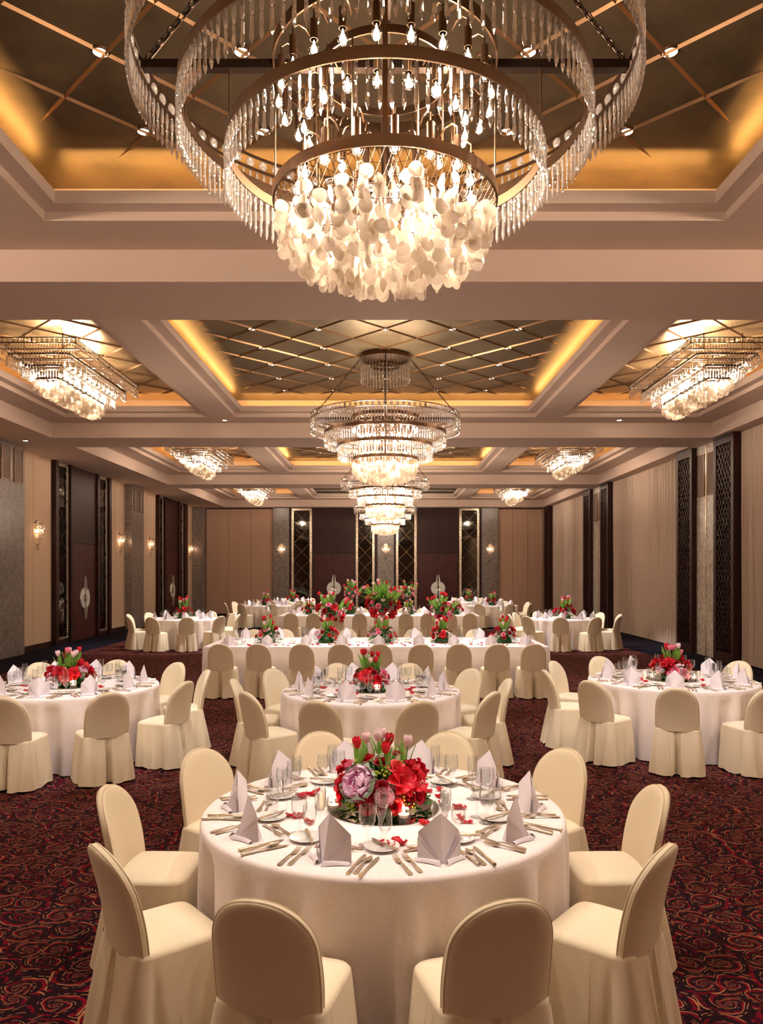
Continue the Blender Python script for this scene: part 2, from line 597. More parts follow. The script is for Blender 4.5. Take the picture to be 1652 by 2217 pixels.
# ------------------------------------------------------------------ ceiling
HOLES = {'left': (-6.84, -3.80), 'centre': (-3.21, 3.21), 'right': (3.78, 6.68)}
b = MB()
b.box(XL, XR, YF, -1.1, ZS, ZS + .3)
for y0, y1 in BEAMS:
    b.box(XL, XR, y0, y1, ZS, ZP + .1)
for y0, y1 in BAYS:
    b.box(XL, -7.41, y0, y1, ZS, ZP + .1)
    b.box(7.25, XR, y0, y1, ZS, ZP + .1)
    h0, h1 = y0 + .65, y1 - .65
    xs = [-7.41, -6.84, -3.80, -3.21, 3.21, 3.78, 6.68, 7.25]
    b.quad((xs[0], y0, ZU), (xs[7], y0, ZU), (xs[7], h0, ZU), (xs[0], h0, ZU))
    b.quad((xs[0], h1, ZU), (xs[7], h1, ZU), (xs[7], y1, ZU), (xs[0], y1, ZU))
    for i in (0, 2, 4, 6):
        b.quad((xs[i], h0, ZU), (xs[i + 1], h0, ZU), (xs[i + 1], h1, ZU), (xs[i], h1, ZU))
    for hx0, hx1 in HOLES.values():
        def ring(d, z):
            return [(hx0 + d, h0 + d, z), (hx1 - d, h0 + d, z), (hx1 - d, h1 - d, z), (hx0 + d, h1 - d, z)]
        seq = [ring(0, ZU), ring(0, ZL), ring(.165, ZL), ring(.165, ZT), ring(.125, ZT), ring(.125, ZL + .03), ring(-.20, ZL + .03), ring(-.20, ZP)]
        for a, c in zip(seq[:-1], seq[1:]):
            for k in range(4):
                k2 = (k + 1) % 4
                b.quad(a[k], a[k2], c[k2], c[k])
ceil = struct('ceiling', b.mesh('ceiling', M['plaster'], False))


def clip_diag(x0, x1, y0, y1, c, s):
    """segment of y = s*x + c inside a rectangle"""
    P = []
    for x in (x0, x1):
        y = s * x + c
        if y0 <= y <= y1:
            P.append((x, y))
    for y in (y0, y1):
        x = (y - c) / s
        if x0 < x < x1:
            P.append((x, y))
    if len(P) < 2:
        return None
    P.sort()
    p, q = P[0], P[-1]
    return (p, q) if math.hypot(q[0] - p[0], q[1] - p[1]) > .05 else None


def ribs(x0, x1, y0, y1, cx, cy, step):
    b = MB()
    for s in (1, -1):
        k0 = -20
        for k in range(k0, 21):
            c = cy - s * cx + (k + .5) * step
            seg = clip_diag(x0, x1, y0, y1, c, s)
            if not seg:
                continue
            (ax, ay), (bx, by) = seg
            d = Vector((bx - ax, by - ay, 0))
            L = d.length
            if L < .5:
                continue
            d.normalize()
            nrm = Vector((-d.y, d.x, 0)) * .017
            h = Vector((0, 0, -.020))
            A = Vector((ax, ay, ZP))
            P0, P1, P2, P3 = A, A + d * min(.3, L / 3), A + d * (L - min(.3, L / 3)), A + d * L
            vs = [P0, P1 + nrm, P1 + h, P1 - nrm, P2 + nrm, P2 + h, P2 - nrm, P3]
            b.add(vs, [(0, 1, 2), (0, 2, 3), (1, 4, 5, 2), (2, 5, 6, 3), (4, 7, 5), (5, 7, 6)])
    return b


for bi, (y0, y1) in enumerate(BAYS):
    h0, h1 = y0 + .65, y1 - .65
    for key, (hx0, hx1) in HOLES.items():
        if bi == 0 and key != 'centre':
            continue
        p = MB()
        p.quad((hx0 - .2, h0 - .2, ZP), (hx1 + .2, h0 - .2, ZP), (hx1 + .2, h1 + .2, ZP), (hx0 - .2, h1 + .2, ZP))
        obj('coffer_panel', p.mesh('coffer_panel', M['panel'] if key == 'centre' else M['goldleaf'], False), ceil)
        cx = 0 if key == 'centre' else (hx0 + hx1) / 2
        r = ribs(hx0 + .35, hx1 - .35, h0 + .35, h1 - .35, cx, CH_Y[bi], 1.0)
        obj('ceiling_rib', r.mesh('ceiling_rib', M['rib'], False), ceil)

# ------------------------------------------------------------------ recessed downlights
dl = MB()
dl.lathe([(.052, -.012), (.066, -.010), (.070, -.002), (.070, .0)], 20)
DL_RING = dl.mesh('downlight_ring', M['bronze'])
dl = MB()
dl.lathe([(.052, -.010), (.046, -.004), (.001, -.003)], 20)
DL_LENS = dl.mesh('downlight_lens', M['lamp'])


def downlight(x, y, z, label, group, sc=1.0):
    r = thing('recessed_downlight', label, 'ceiling light', (x, y, z), 0, group, sc)
    obj('trim_ring', DL_RING, r)
    obj('lens', DL_LENS, r)
    return r


ORD = ['first', 'second', 'third', 'fourth', 'fifth', 'sixth', 'seventh', 'eighth', 'ninth', 'tenth', 'eleventh', 'twelfth']
COLN = ['outermost on the door side', 'second from the door side', 'on the centre line', 'second from the curtain side', 'outermost on the curtain side']
for bi, rows in ((0, [5.48, 6.47]), (1, [10.73, 11.73, 12.72, 13.74, 14.72, 15.69])):
    nm = 'front coffer' if bi == 0 else 'middle coffer'
    for ri, y in enumerate(rows):
        for ci, x in enumerate((-2.03, -1.02, 0, 1.02, 2.03)):
            if ci == 2 and abs(y - CH_Y[bi]) < .9:
                continue
            if not inframe(x, y, ZP, 5):
                continue
            downlight(x, y, ZP, f'round downlight {COLN[ci]}, row {ORD[ri]} from front, {nm}', 'downlights in the ' + nm)
for ri, y in enumerate((20.9, 21.9, 22.9, 23.9)):
    for ci, x in ((0, -2.03), (1, -1.02), (3, 1.02), (4, 2.03)):
        downlight(x, y, ZP, f'small far downlight {COLN[ci]}, row {ORD[ri]} of the third coffer', 'downlights in the third coffer')
downlight(-3.5, 16.75, ZU, 'round downlight in the plain crossing of ceiling beams on the door side', 'soffit downlights')
downlight(5.10, 16.75, ZU, 'round downlight in the plain soffit beyond the curtain-side long chandelier', 'soffit downlights')
downlight(-8.15, 17.42, ZS, 'round downlight in the low soffit beside the big marble pillar', 'soffit downlights')

# ------------------------------------------------------------------ speaker grilles
def grille(x, y0, y1, z0, z1, nx, label):
    r = thing('speaker_grille', label, 'speaker grille', (x, (y0 + y1) / 2, z0), 0, 'speaker grilles on the marble pillars')
    w, h = y1 - y0, z1 - z0
    f = MB()
    f.rect_frame((0, -w / 2, 0), (0, 1, 0), (0, 0, 1), (nx, 0, 0), w, h, .03, .022)
    obj('frame', f.mesh('grille_frame', M['bronze'], False), r)
    g = MB()
    g.box(min(0, nx * .012), max(0, nx * .012), -w / 2 + .03, w / 2 - .03, .03, h - .03)
    obj('cloth', g.mesh('grille_cloth', M['grille'], False), r)


for y0, who in ((17.1, 'the big marble pillar by the door-side wall'), (26.2, 'the second marble pillar by the door-side wall')):
    grille(-8.63, y0 + .16, y0 + .58, 4.06, 4.86, 1, 'tall speaker grille high on ' + who + ', camera side')
    grille(-8.63, y0 + .76, y0 + 1.18, 4.06, 4.86, 1, 'tall speaker grille high on ' + who + ', far side')
for y0, who in ((17.33, 'the pale marble pier by the front curtain'), (26.45, 'the pale marble pier between the far curtains')):
    grille(7.50, y0 + .05, y0 + .55, 3.75, 4.75, -1, 'speaker grille high on ' + who + ', camera side')
    grille(7.50, y0 + .70, y0 + 1.14, 3.75, 4.75, -1, 'speaker grille high on ' + who + ', far side')

# ------------------------------------------------------------------ doors and mirrors
def diag_bars(b, o, U, N, w, h, cw, chh, bw, bt, mi=0):
    """both families of slanted bars in a w x h rectangle, cell cw wide and chh tall"""
    o, U, N = Vector(o), Vector(U), Vector(N)
    Z = Vector((0, 0, 1))
    s = chh / cw
    n = int(h / chh + w / cw) + 3
    for sg in (1, -1):
        for k in range(-n, n + 1):
            c = h / 2 - sg * s * w / 2 + (k + .5) * chh
            seg = clip_diag(0, w, 0, h, c, sg * s)
            if seg:
                (a, c1), (d, e) = seg
                b.bar(o + U * a + Z * c1, o + U * d + Z * e, bw, bt, N, mi)


def mirror(name, label, o, U, N, w, h, cell, border=.07):
    """tall smoked mirror with a beaded border and a diamond grid of metal strips"""
    o, U, N = Vector(o), Vector(U), Vector(N)
    r = thing(name, label, 'mirror', o, 0, 'diamond-grid mirrors beside the doors')
    p = MB()
    a = N * .012
    p.quad(a, a + U * w, a + U * w + Vector((0, 0, h)), a + Vector((0, 0, h)))
    obj('pane', p.mesh('mirror_pane', M['mirror'], False), r)
    f = MB()
    f.rect_frame((0, 0, 0), U, (0, 0, 1), N, w, h, border, .02, 0)
    for e in (border * .12, border * .88):
        f.rect_frame(U * e + Vector((0, 0, e)), U, (0, 0, 1), N, w - 2 * e, h - 2 * e, .008, .032, 1)
    # faceted beads on the border
    st = border * 1.05
    bz = [(u * st, 0) for u in range(1, int(w / st))] + [(u * st, 1) for u in range(1, int(w / st))]
    for q in range(int(h / st)):
        for e in (border / 2, w - border / 2):
            P = U * e + Vector((0, 0, (q + .5) * st))
            t = border * .32
            f.add([P - U * t + N * .02, P - Vector((0, 0, t)) + N * .02, P + U * t + N * .02, P + Vector((0, 0, t)) + N * .02, P + N * .042],
                  [(0, 1, 4), (1, 2, 4), (2, 3, 4), (3, 0, 4)], 1)
    obj('beaded_border', f.mesh('mirror_border', [M['silver'], M['chrome']], False), r)
    g = MB()
    g2 = MB()
    diag_bars(g, U * border + N * .016 + Vector((0, 0, border)), U, N, w - 2 * border, h - 2 * border, cell, cell * 1.04, .0075, .008)
    obj('grid_strips', g.mesh('mirror_grid', M['brass'], False), r)
    return r


def door_handle(parent, c, U, N, side):
    """half of the round shell pull with its tapered bars; side -1 or +1 along U"""
    c, U, N = Vector(c), Vector(U), Vector(N)
    Z = Vector((0, 0, 1))
    b = MB()
    n = 14
    R0, R1, gap = .115, .31, .022
    for (ra, rb, za, zb, mi) in ((.0, R0, .05, .058, 1), (R0, R1, .046, .05, 0), (R1, R1 + .014, .05, .03, 1)):
        vs, fs = [], []
        for i in range(n + 1):
            a = -PI / 2 + PI * i / n
            for (r_, h_) in ((ra, za), (rb, zb)):
                vs.append(c + U * side * (gap + r_ * math.cos(a)) + Z * r_ * math.sin(a) + N * h_)
        for i in range(n):
            fs.append((2 * i, 2 * i + 1, 2 * i + 3, 2 * i + 2))
        b.add(vs, fs, mi)
    vs = []
    for h_ in (.0, .03):
        for i in range(n + 1):
            a = -PI / 2 + PI * i / n
            vs.append(c + U * side * (gap + (R1 + .014) * math.cos(a)) + Z * (R1 + .014) * math.sin(a) + N * h_)
    b.add(vs, [(i, i + 1, n + 2 + i, n + 1 + i) for i in range(n)], 1)
    for sg in (1, -1):
        base, tip = c + U * side * .075 + Z * sg * .24 + N * .055, c + U * side * .036 + Z * sg * .63 + N * .05
        b.bar(base, tip, .075, .03, N, 1, .25)
    return obj('handle', b.mesh('door_handle', [M['pearl'], M['chrome']], False), parent)


def door(n, o, U, N, w, h, leaf_h, mats):
    o, U, N = Vector(o), Vector(U), Vector(N)
    Z = Vector((0, 0, 1))

    def slab(a0, a1, z0, z1, t0, t1):
        P = [o + U * a + Z * z + N * t for t in (t0, t1) for (a, z) in ((a0, z0), (a1, z0), (a1, z1), (a0, z1))]
        return P, [(0, 3, 2, 1), (4, 5, 6, 7), (0, 1, 5, 4), (1, 2, 6, 5), (2, 3, 7, 6), (3, 0, 4, 7)]
    b = MB()
    b.add(*slab(0, w, leaf_h + .01, h, 0, .05))
    b.add(*slab(0, w, 0, leaf_h + .01, 0, .008))
    b.add(*slab(0, .07, 0, leaf_h, 0, .05))
    b.add(*slab(w - .07, w, 0, leaf_h, 0, .05))
    d = struct('door_%d' % n, b.mesh('door_surround', M['wood'], False))
    for sgn, a0, a1 in ((-1, .076, w / 2 - .004), (1, w / 2 + .004, w - .076)):
        l = MB()
        l.add(*slab(a0, a1, .01, leaf_h - .006, .012, .045))
        lf = obj('door_leaf', l.mesh('door_leaf', mats[0] if sgn < 0 else mats[1], False), d)
        door_handle(lf, o + U * w / 2 + Z * 1.2 + N * .03, U, N, sgn)
    return d


XLD = XL + .02
def post(x0, x1, y0, y1):
    b = MB()
    b.box(x0, x1, y0, y1, 0, ZS)
    return struct('trim_post', b.mesh('wood_post', M['wood'], False))


for n, ys, who in ((1, (20.45, 20.63, 21.43, 21.65, 23.43, 23.6, 24.43, 24.62), 'first wooden door'), (2, (29.75, 29.95, 30.62, 31.0, 32.67, 32.95, 33.62, 34.1), 'second wooden door')):
    for a, c in ((0, 1), (2, 3), (4, 5), (6, 7)):
        post(XL, XL + .13, ys[a], ys[c])
    door(n, (XLD, ys[3], 0), (0, 1, 0), (1, 0, 0), ys[4] - ys[3], ZS, 2.78, (M['chev_a'], M['chev_b']))
    mirror('wall_mirror', f'tall dark diamond-grid mirror on the camera side of the {who}, door-side wall', (XLD, ys[1], .12), (0, 1, 0), (1, 0, 0), ys[2] - ys[1], 4.8, ys[2] - ys[1] - .14)
    mirror('wall_mirror', f'tall dark diamond-grid mirror on the far side of the {who}, door-side wall', (XLD, ys[5], .12), (0, 1, 0), (1, 0, 0), ys[6] - ys[5], 4.8, ys[6] - ys[5] - .14)
    for a, c in ((1, 2), (5, 6)):
        bb = MB()
        bb.box(XL, XL + .05, ys[a], ys[c], 0, .12)
        struct('trim_plinth', bb.mesh('mirror_plinth', M['wood'], False))
YBD = YB - .02
for n, x0, x1 in ((3, -3.41, -1.38), (4, 1.49, 3.45)):
    door(n, (x0, YBD, 0), (1, 0, 0), (0, -1, 0), x1 - x0, ZS, 2.82, (M['chev_c'], M['chev_d']))
for x0, x1, who in ((-4.38, -3.43, 'beside the back door nearest the folding panels'), (-1.37, -.50, 'between the door-side back door and the centre pillar'),
                    (.51, 1.46, 'between the centre pillar and the curtain-side back door'), (3.47, 4.40, 'beyond the curtain-side back door')):
    lab = {-4.38: 'tall diamond-grid mirror on the back wall beside the folding panels, door side', -1.37: 'tall diamond-grid mirror on the back wall, door side of the centre pillar',
           .51: 'tall diamond-grid mirror on the back wall, curtain side of the centre pillar', 3.47: 'tall diamond-grid mirror on the back wall beside the curtain-side folding panels'}[x0]
    mirror('wall_mirror', lab, (x0, YBD, .1), (1, 0, 0), (0, -1, 0), x1 - x0, 4.84, x1 - x0 - .2, .10)
for x0, x1 in ((-4.48, -4.38), (-.50, -.355), (.40, .51), (4.40, 4.50)):
    post(x0, x1, YB - .10, YB)

# ------------------------------------------------------------------ lattice screens and curtains on the window side
def screen(y0, y1, label):
    x = 7.38
    w, h = y1 - y0, ZS - .005
    r = thing('lattice_screen', label, 'lattice screen', (x, y0, 0), 0, 'wooden lattice screens between the curtains')
    f = MB()
    f.box(0, .16, 0, .13, 0, h)
    f.box(0, .16, w - .13, w, 0, h)
    f.box(0, .16, .13, w - .13, 0, .22)
    f.box(0, .16, .13, w - .13, h - .18, h)
    obj('frame', f.mesh('screen_frame', M['wood'], False), r)
    l = MB()
    diag_bars(l, (.03, .13, .22), (0, 1, 0), (-1, 0, 0), w - .26, h - .40, .15, .225, .022, .03)
    obj('lattice', l.mesh('screen_lattice', M['wood'], False), r)
    k = MB()
    k.quad((.12, .13, .2), (.12, w - .13, .2), (.12, w - .13, h - .1), (.12, .13, h - .1))
    obj('backing_panel', k.mesh('screen_backing', M['lattback'], False), r)


screen(16.3, 17.3, 'dark wooden lattice screen standing between the front curtain and the marble pier')
screen(18.52, 19.5, 'dark wooden lattice screen beyond the front marble pier, beside the wide curtain')
screen(25.5, 26.45, 'dark wooden lattice screen at the far edge of the wide curtain')
screen(27.75, 28.7, 'dark wooden lattice screen beyond the far marble pier')
screen(34.7, 35.7, 'dark wooden lattice screen in the corner by the folding panels')


def curtain(y0, y1, label, seed):
    rr = random.Random(seed)
    n = int((y1 - y0) / .022)
    ph, offs = 0, []
    for i in range(n + 1):
        ph += .022 / (.020 + .009 * math.sin(i * .013 + seed) + .005 * math.sin(i * .05)) * .72
        offs.append(ph)
    b = MB()

    def fn(u, v):
        i = int(round(u * n))
        z = .03 + (ZS - .04) * v
        a = .052 + .016 * (1 - v) + .012 * math.sin(i * .021 + seed)
        x = 7.62 + a * math.sin(offs[i] + .25 * math.sin(v * 3 + seed)) + .03 * math.sin(i * .011 + v * 1.3)
        return (x, y0 + (y1 - y0) * u, z)
    b.grid(n, 10, fn)
    solo('sheer_curtain', b.mesh('sheer_curtain', M['curtain'], True, 80), label, 'curtain', group='full height curtains along the window wall')


curtain(8.8, 16.3, 'beige full-height curtain at the frame edge, camera side of the lattice screens', 1)
curtain(19.5, 25.5, 'widest beige full-height curtain, beyond the front marble pier', 2)
curtain(28.7, 34.7, 'beige full-height curtain in the far corner by the folding panels', 3)

# ------------------------------------------------------------------ wall sconces
def crystal_profile(s=1.0):
    return [(.001, 0), (.006, -.008), (.0105, -.045), (.007, -.082), (.003, -.092), (.0075, -.100), (.0068, -.125), (.0105, -.175), (.0085, -.188), (.0008, -.212)]


def crystal_mb(scale=1.0, n=6):
    b = MB()
    b.lathe([(r * scale * 1.05, z * scale) for r, z in crystal_profile()], n)
    return b


def sconce_meshes():
    out = []
    p = MB()
    p.lathe([(.001, .03), (.11, .028), (.125, .0)], 20)
    P = xf(p, Matrix.Rotation(PI / 2, 4, 'Y') @ Matrix.Translation((0, 0, 0)))
    for v in range(len(P.v)):
        x, y, z = P.v[v]
        P.v[v] = (abs(x), y, z * 1.1 + .16)
    out.append(('back_plate', P.mesh('sconce_plate', M['silver'])))
    cr = crystal_mb(.74, 5)
    for t in range(5):
        rr, z = .185 - .034 * t, .21 - .135 * t
        b = MB()
        b.lathe([(rr, z), (rr, z + .012), (rr - .008, z + .012), (rr - .008, z)], 14, (0, 0, 0), 1, -PI / 2, PI / 2)
        k = 13 - 2 * t
        for i in range(k):
            a = -PI / 2 + PI * (i + .5) / k
            merge(b, cr, Matrix.Translation((rr * math.cos(a), rr * math.sin(a), z)))
        out.append(('crystal_tier', b.mesh('sconce_tier', [M['crystal'], M['brass']])))
    for (y, z) in ((-.07, .12), (.07, .12), (-.05, -.06), (.05, -.06)):
        b = MB()
        b.ball((.075, y, z), .014, 8, 6, 0, (1, 1, 1.5))
        out.append(('bulb', b.mesh('sconce_bulb', M['sconcebulb'])))
    return out


SCONCE = sconce_meshes()
SCONCE_AT = []


def sconce(loc, rz, label):
    r = thing('wall_sconce', label, 'wall lamp', loc, rz, 'crystal wall sconces')
    for nm, me in SCONCE:
        obj(nm, me, r)
    SCONCE_AT.append((loc, rz))


sconce((XL, 19.6, 3.0), 0, 'crystal sconce on beige wall between big marble pillar and first wooden door')
sconce((XL, 25.7, 3.0), 0, 'crystal sconce on beige wall between first wooden door and second marble pillar')
sconce((XL, 29.0, 3.0), 0, 'crystal sconce on beige wall between second marble pillar and second wooden door')
sconce((XL, 34.9, 3.0), 0, 'crystal sconce on beige wall beyond second wooden door, by the corner pillar')
sconce((-4.84, 35.82, 3.0), -PI / 2, 'crystal sconce on the back wall marble pillar on the door side')
sconce((.03, 35.82, 3.0), -PI / 2, 'crystal sconce on the centre marble pillar of the back wall')
sconce((4.90, 35.82, 3.0), -PI / 2, 'crystal sconce on the back wall marble pillar on the curtain side')
# ================================================================== CHANDELIERS
CRYS = crystal_mb(1.0, 6).mesh('crystal_drop', M['crystal'], True, 25)
_c = MB()
_c.ball((0, 0, 0), .03, 8, 6, 0, (1, .45, 1))
BEAD = _c.mesh('octagon_bead', M['crystal'], False)


def disc_mb(r, seed):
    q = random.Random(seed)
    n = 14
    ph = [q.uniform(-.06, .06) for _ in range(n)]
    vs = []
    for k in (0, 1):
        for i in range(n):
            a = 2 * PI * i / n
            rr = r * (1 + ph[i])
            vs.append((rr * math.cos(a), (.0012 if k else -.0012) + .003 * math.sin(2 * a + seed), rr * math.sin(a) - r))
    b = MB()
    fs = [tuple(range(n)), tuple(range(2 * n - 1, n - 1, -1))] + [(i, n + i, n + (i + 1) % n, (i + 1) % n) for i in range(n)]
    b.add(vs, fs)
    return b


DISC_MB = [disc_mb(.036, s) for s in range(5)]
DISCS = [d.mesh('shell_disc', M['capiz'], True, 60) for d in DISC_MB]

_b = MB()
_b.lathe([(.0008, -.088), (.012, -.084), (.0235, -.07), (.0285, -.052), (.024, -.034), (.0155, -.02), (.0155, -.004)], 12)
_b.lathe([(.0008, -.080), (.010, -.074), (.0155, -.060), (.0125, -.044), (.006, -.030), (.002, -.010)], 10, (0, 0, 0), 1)
BULB = _b.mesh('light_bulb', [M['bulbglass'], M['bulb']])
_b = MB()
_b.lathe([(.017, -.008), (.019, -.008), (.019, .085), (.001, .09)], 10)
_b.tube([(0, 0, .085), (0, 0, .13), (0, .03, .155), (0, .07, .15), (0, .10, .12)], .0045, 5)
SOCKET = _b.mesh('lamp_socket', M['bronze'])


def band(b, R, z0, z1, t=.008, n=72, mi=0):
    b.lathe([(R, z0), (R, z1), (R - t, z1), (R - t, z0), (R, z0)], n, (0, 0, 0), mi)


def bowl_z(r, R=.578, z0=3.875, depth=.24):
    q = min(r / R, 1)
    return z0 - depth * (max(0, 1 - q * q)) ** .5


def chain_mb(p0, p1, link=.055):
    p0, p1 = Vector(p0), Vector(p1)
    n = int((p1 - p0).length / (link * .78))
    d = (p1 - p0).normalized()
    q = Vector((0, 0, 1)).rotation_difference(d)
    b = MB()
    lk = [MB(), MB()]
    for k in (0, 1):
        pts = []
        for i in range(13):
            a = 2 * PI * i / 12
            x, z = .013 * math.cos(a), .5 * link * math.sin(a)
            pts.append((x, 0, z) if k == 0 else (0, x, z))
        lk[k].tube(pts, .0038, 5, 0, False)
    for i in range(n):
        P = p0 + d * ((i + .5) * (p1 - p0).length / n)
        merge(b, lk[i % 2], Matrix.Translation(P) @ q.to_matrix().to_4x4())
    b.tube([p0 + Vector((.012, .012, 0)), p1 + Vector((.012, .012, 0))], .004, 5)
    return b


TIERS = [(1.275, 4.555, 'disc'), (1.045, 4.31, 'band'), (.815, 4.098, 'band'), (.577, 3.867, 'band')]
CRY_POS = []
for R, zb, kind in TIERS[:3]:
    n = int(2 * PI * R / .0505)
    for i in range(n):
        a = 2 * PI * (i + .3) / n
        CRY_POS.append((R * math.cos(a), R * math.sin(a), zb, a))
CANOPY_POS = []
for R, zz in ((.42, 5.60), (.42, 5.40), (.25, 5.50)):
    n = int(2 * PI * R / .062)
    for i in range(n):
        a = 2 * PI * i / n
        CANOPY_POS.append((R * math.cos(a), R * math.sin(a), zz, a))
BULB_POS = []
for R, z, n in ((.55, 4.44, 22), (.42, 4.31, 18), (.45, 3.99, 16), (.25, 3.86, 8)):
    for i in range(n):
        a = 2 * PI * (i + .25) / n
        BULB_POS.append((R * math.cos(a), R * math.sin(a), z, a))
q_ = random.Random(5)
DISC_POS = []
for R, n, lo in ((.555, 13, .9), (.53, 34, .9), (.50, 38, .6), (.45, 38, .6), (.39, 36, .5), (.33, 32, .4), (.27, 28, .3), (.21, 22, .3), (.15, 16, .2), (.09, 10, .1), (.03, 4, 0)):
    for i in range(n):
        a = 2 * PI * (i + q_.random() * .6) / n
        rr = R + q_.uniform(-.025, .02)
        zs = bowl_z(max(rr, 0)) - .005
        k = 3 if q_.random() < .5 else 2
        z = zs + (.02 if R > .5 else .0)
        for j in range(k):
            DISC_POS.append((rr * math.cos(a), rr * math.sin(a), z - j * .056 + q_.uniform(-.012, .012), q_.uniform(0, PI), q_.randrange(5)))
for i in range(26):                      # the loose ones hung higher, inside
    a, rr = 2 * PI * q_.random(), q_.uniform(.2, .53)
    DISC_POS.append((rr * math.cos(a), rr * math.sin(a), 3.84 - q_.uniform(0, .1) * 1.4, q_.uniform(0, PI), q_.randrange(5)))


def round_parts():
    P = {}
    b = MB()
    b.lathe([(.001, 5.675), (.43, 5.675), (.435, 5.60), (.415, 5.60), (.415, 5.66), (.001, 5.66)], 48)
    band(b, .255, 5.48, 5.53)
    P['canopy'] = b.mesh('canopy', M['bronze'])
    b = MB()
    R = 1.275
    for z in (4.555, 4.636):
        band(b, R + .004, z, z + .012, .016, 96)
    for i in range(12):
        a = 2 * PI * i / 12
        b.bar((R * math.cos(a), R * math.sin(a), 4.555), (R * math.cos(a), R * math.sin(a), 4.645), .012, .012, (math.cos(a), math.sin(a), 0))
    P['ring0'] = b.mesh('bead_ring', M['bronze'])
    for k in (1, 2, 3):
        b = MB()
        band(b, TIERS[k][0] + .004, TIERS[k][1], TIERS[k][1] + .055, .008, 96)
        P['ring%d' % k] = b.mesh('metal_ring', M['bronze'])
    b = MB()
    band(b, .58, 4.575, 4.64)
    band(b, .34, 4.54, 4.58)
    P['inner'] = b.mesh('inner_ring', M['bronze'])
    b = MB()
    for a in (0, PI / 2):
        dx, dy = math.cos(a), math.sin(a)
        b.bar((-1.26 * dx, -1.26 * dy, 4.60), (1.26 * dx, 1.26 * dy, 4.60), .05, .045, (0, 0, 1))
    P['crossbar'] = b.mesh('crossbar', M['darkmetal'], False)
    b = MB()
    for a in (0, PI / 2, PI, 3 * PI / 2):
        for R, z in ((1.04, 4.33), (.81, 4.10), (.572, 3.88)):
            x, y = R * math.cos(a), R * math.sin(a)
            b.bar((x, y, z), (x, y, 4.6), .022, .006, (math.cos(a), math.sin(a), 0))
    for i in range(14):
        a = 2 * PI * (i + .5) / 14
        b.tube([(.36 * math.cos(a), .36 * math.sin(a), 4.56), (.36 * math.cos(a), .36 * math.sin(a), 3.98)], .005, 5)
    P['hanger'] = b.mesh('hanger_strap', M['bronze'], False)
    # wire net of the bowl
    b = MB()
    ZR = .585
    lines = []
    for fam in range(3):
        t = fam * PI / 3
        for k in range(-16, 17):
            c = k * .036
            if abs(c) > .57:
                continue
            L = math.sqrt(.573 ** 2 - c * c)
            m = max(4, int(L / .06))
            pts = []
            for i in range(m + 1):
                u = -L + 2 * L * i / m
                x, y = u * math.cos(t) - c * math.sin(t), u * math.sin(t) + c * math.cos(t)
                pts.append((x, y, bowl_z(math.hypot(x, y)) + .02))
            b.tube(pts, .0016, 3, 0, False)
    for r in (.573, .5, .4, .3, .2, .1):
        n = 36
        b.tube([(r * math.cos(2 * PI * i / n), r * math.sin(2 * PI * i / n), bowl_z(r) + .02) for i in range(n + 1)], .002, 3, 0, False)
    P['net'] = b.mesh('wire_net', M['bronze'])
    b = MB()
    n = 84
    for i in range(n):
        a = 2 * PI * i / n
        m = Matrix.Translation((1.272 * math.cos(a), 1.272 * math.sin(a), 4.601)) @ Matrix.Rotation(a + PI / 2, 4, 'Z')
        t = MB()
        t.ball((0, 0, 0), .031, 8, 5, 0, (1, .45, 1))
        merge(b, t, m)
    P['beads'] = b.mesh('bead_row', M['crystal'], False)
    for i, a in enumerate((0, PI / 2, PI, 3 * PI / 2)):
        P['chain%d' % i] = chain_mb((.44 * math.cos(a), .44 * math.sin(a), 5.61), (1.24 * math.cos(a), 1.24 * math.sin(a), 4.64)).mesh('chain', M['darkmetal'])
    b = MB()
    small = crystal_mb(.92, 5)
    for x, y, z, a in CANOPY_POS:
        merge(b, small, Matrix.Translation((x, y, z)))
    P['canopy_crystals'] = b.mesh('canopy_crystals', M['crystal'], True, 25)
    return P


RP = round_parts()


def crystals_joined(pos, n=6):
    b = MB()
    src = crystal_mb(1.0, n)
    for x, y, z, a in pos:
        merge(b, src, Matrix.Translation((x, y, z)) @ Matrix.Rotation(a, 4, 'Z'))
    return b.mesh('crystal_curtain', M['crystal'], True, 25)


def discs_joined(pos):
    b = MB()
    for x, y, z, a, k in pos:
        merge(b, DISC_MB[k], Matrix.Translation((x, y, z)) @ Matrix.Rotation(a, 4, 'Z'))
    return b.mesh('shell_bowl', M['capiz'], True, 60)


def split_largest(pos, y0, n, x0=0):
    """the n that the photo shows largest (in frame and nearest), then the rest"""
    def key(p):
        ok = inframe(p[0] + x0, p[1] + y0, p[2] - .1, -10)
        return (0 if ok else 1, p[1])
    s = sorted(pos, key=key)
    return s[:n], s[n:]


ROUND_LABEL = ['largest crystal ring chandelier with shell bowl, filling the top above the front table',
               'second crystal ring chandelier hung by chains in the middle ceiling coffer',
               'third crystal ring chandelier in the row, partly hidden by the second',
               'smallest crystal ring chandelier at the end of the row, before the back wall']
_all_c = crystals_joined(CRY_POS, 5)
_all_d = discs_joined(DISC_POS)


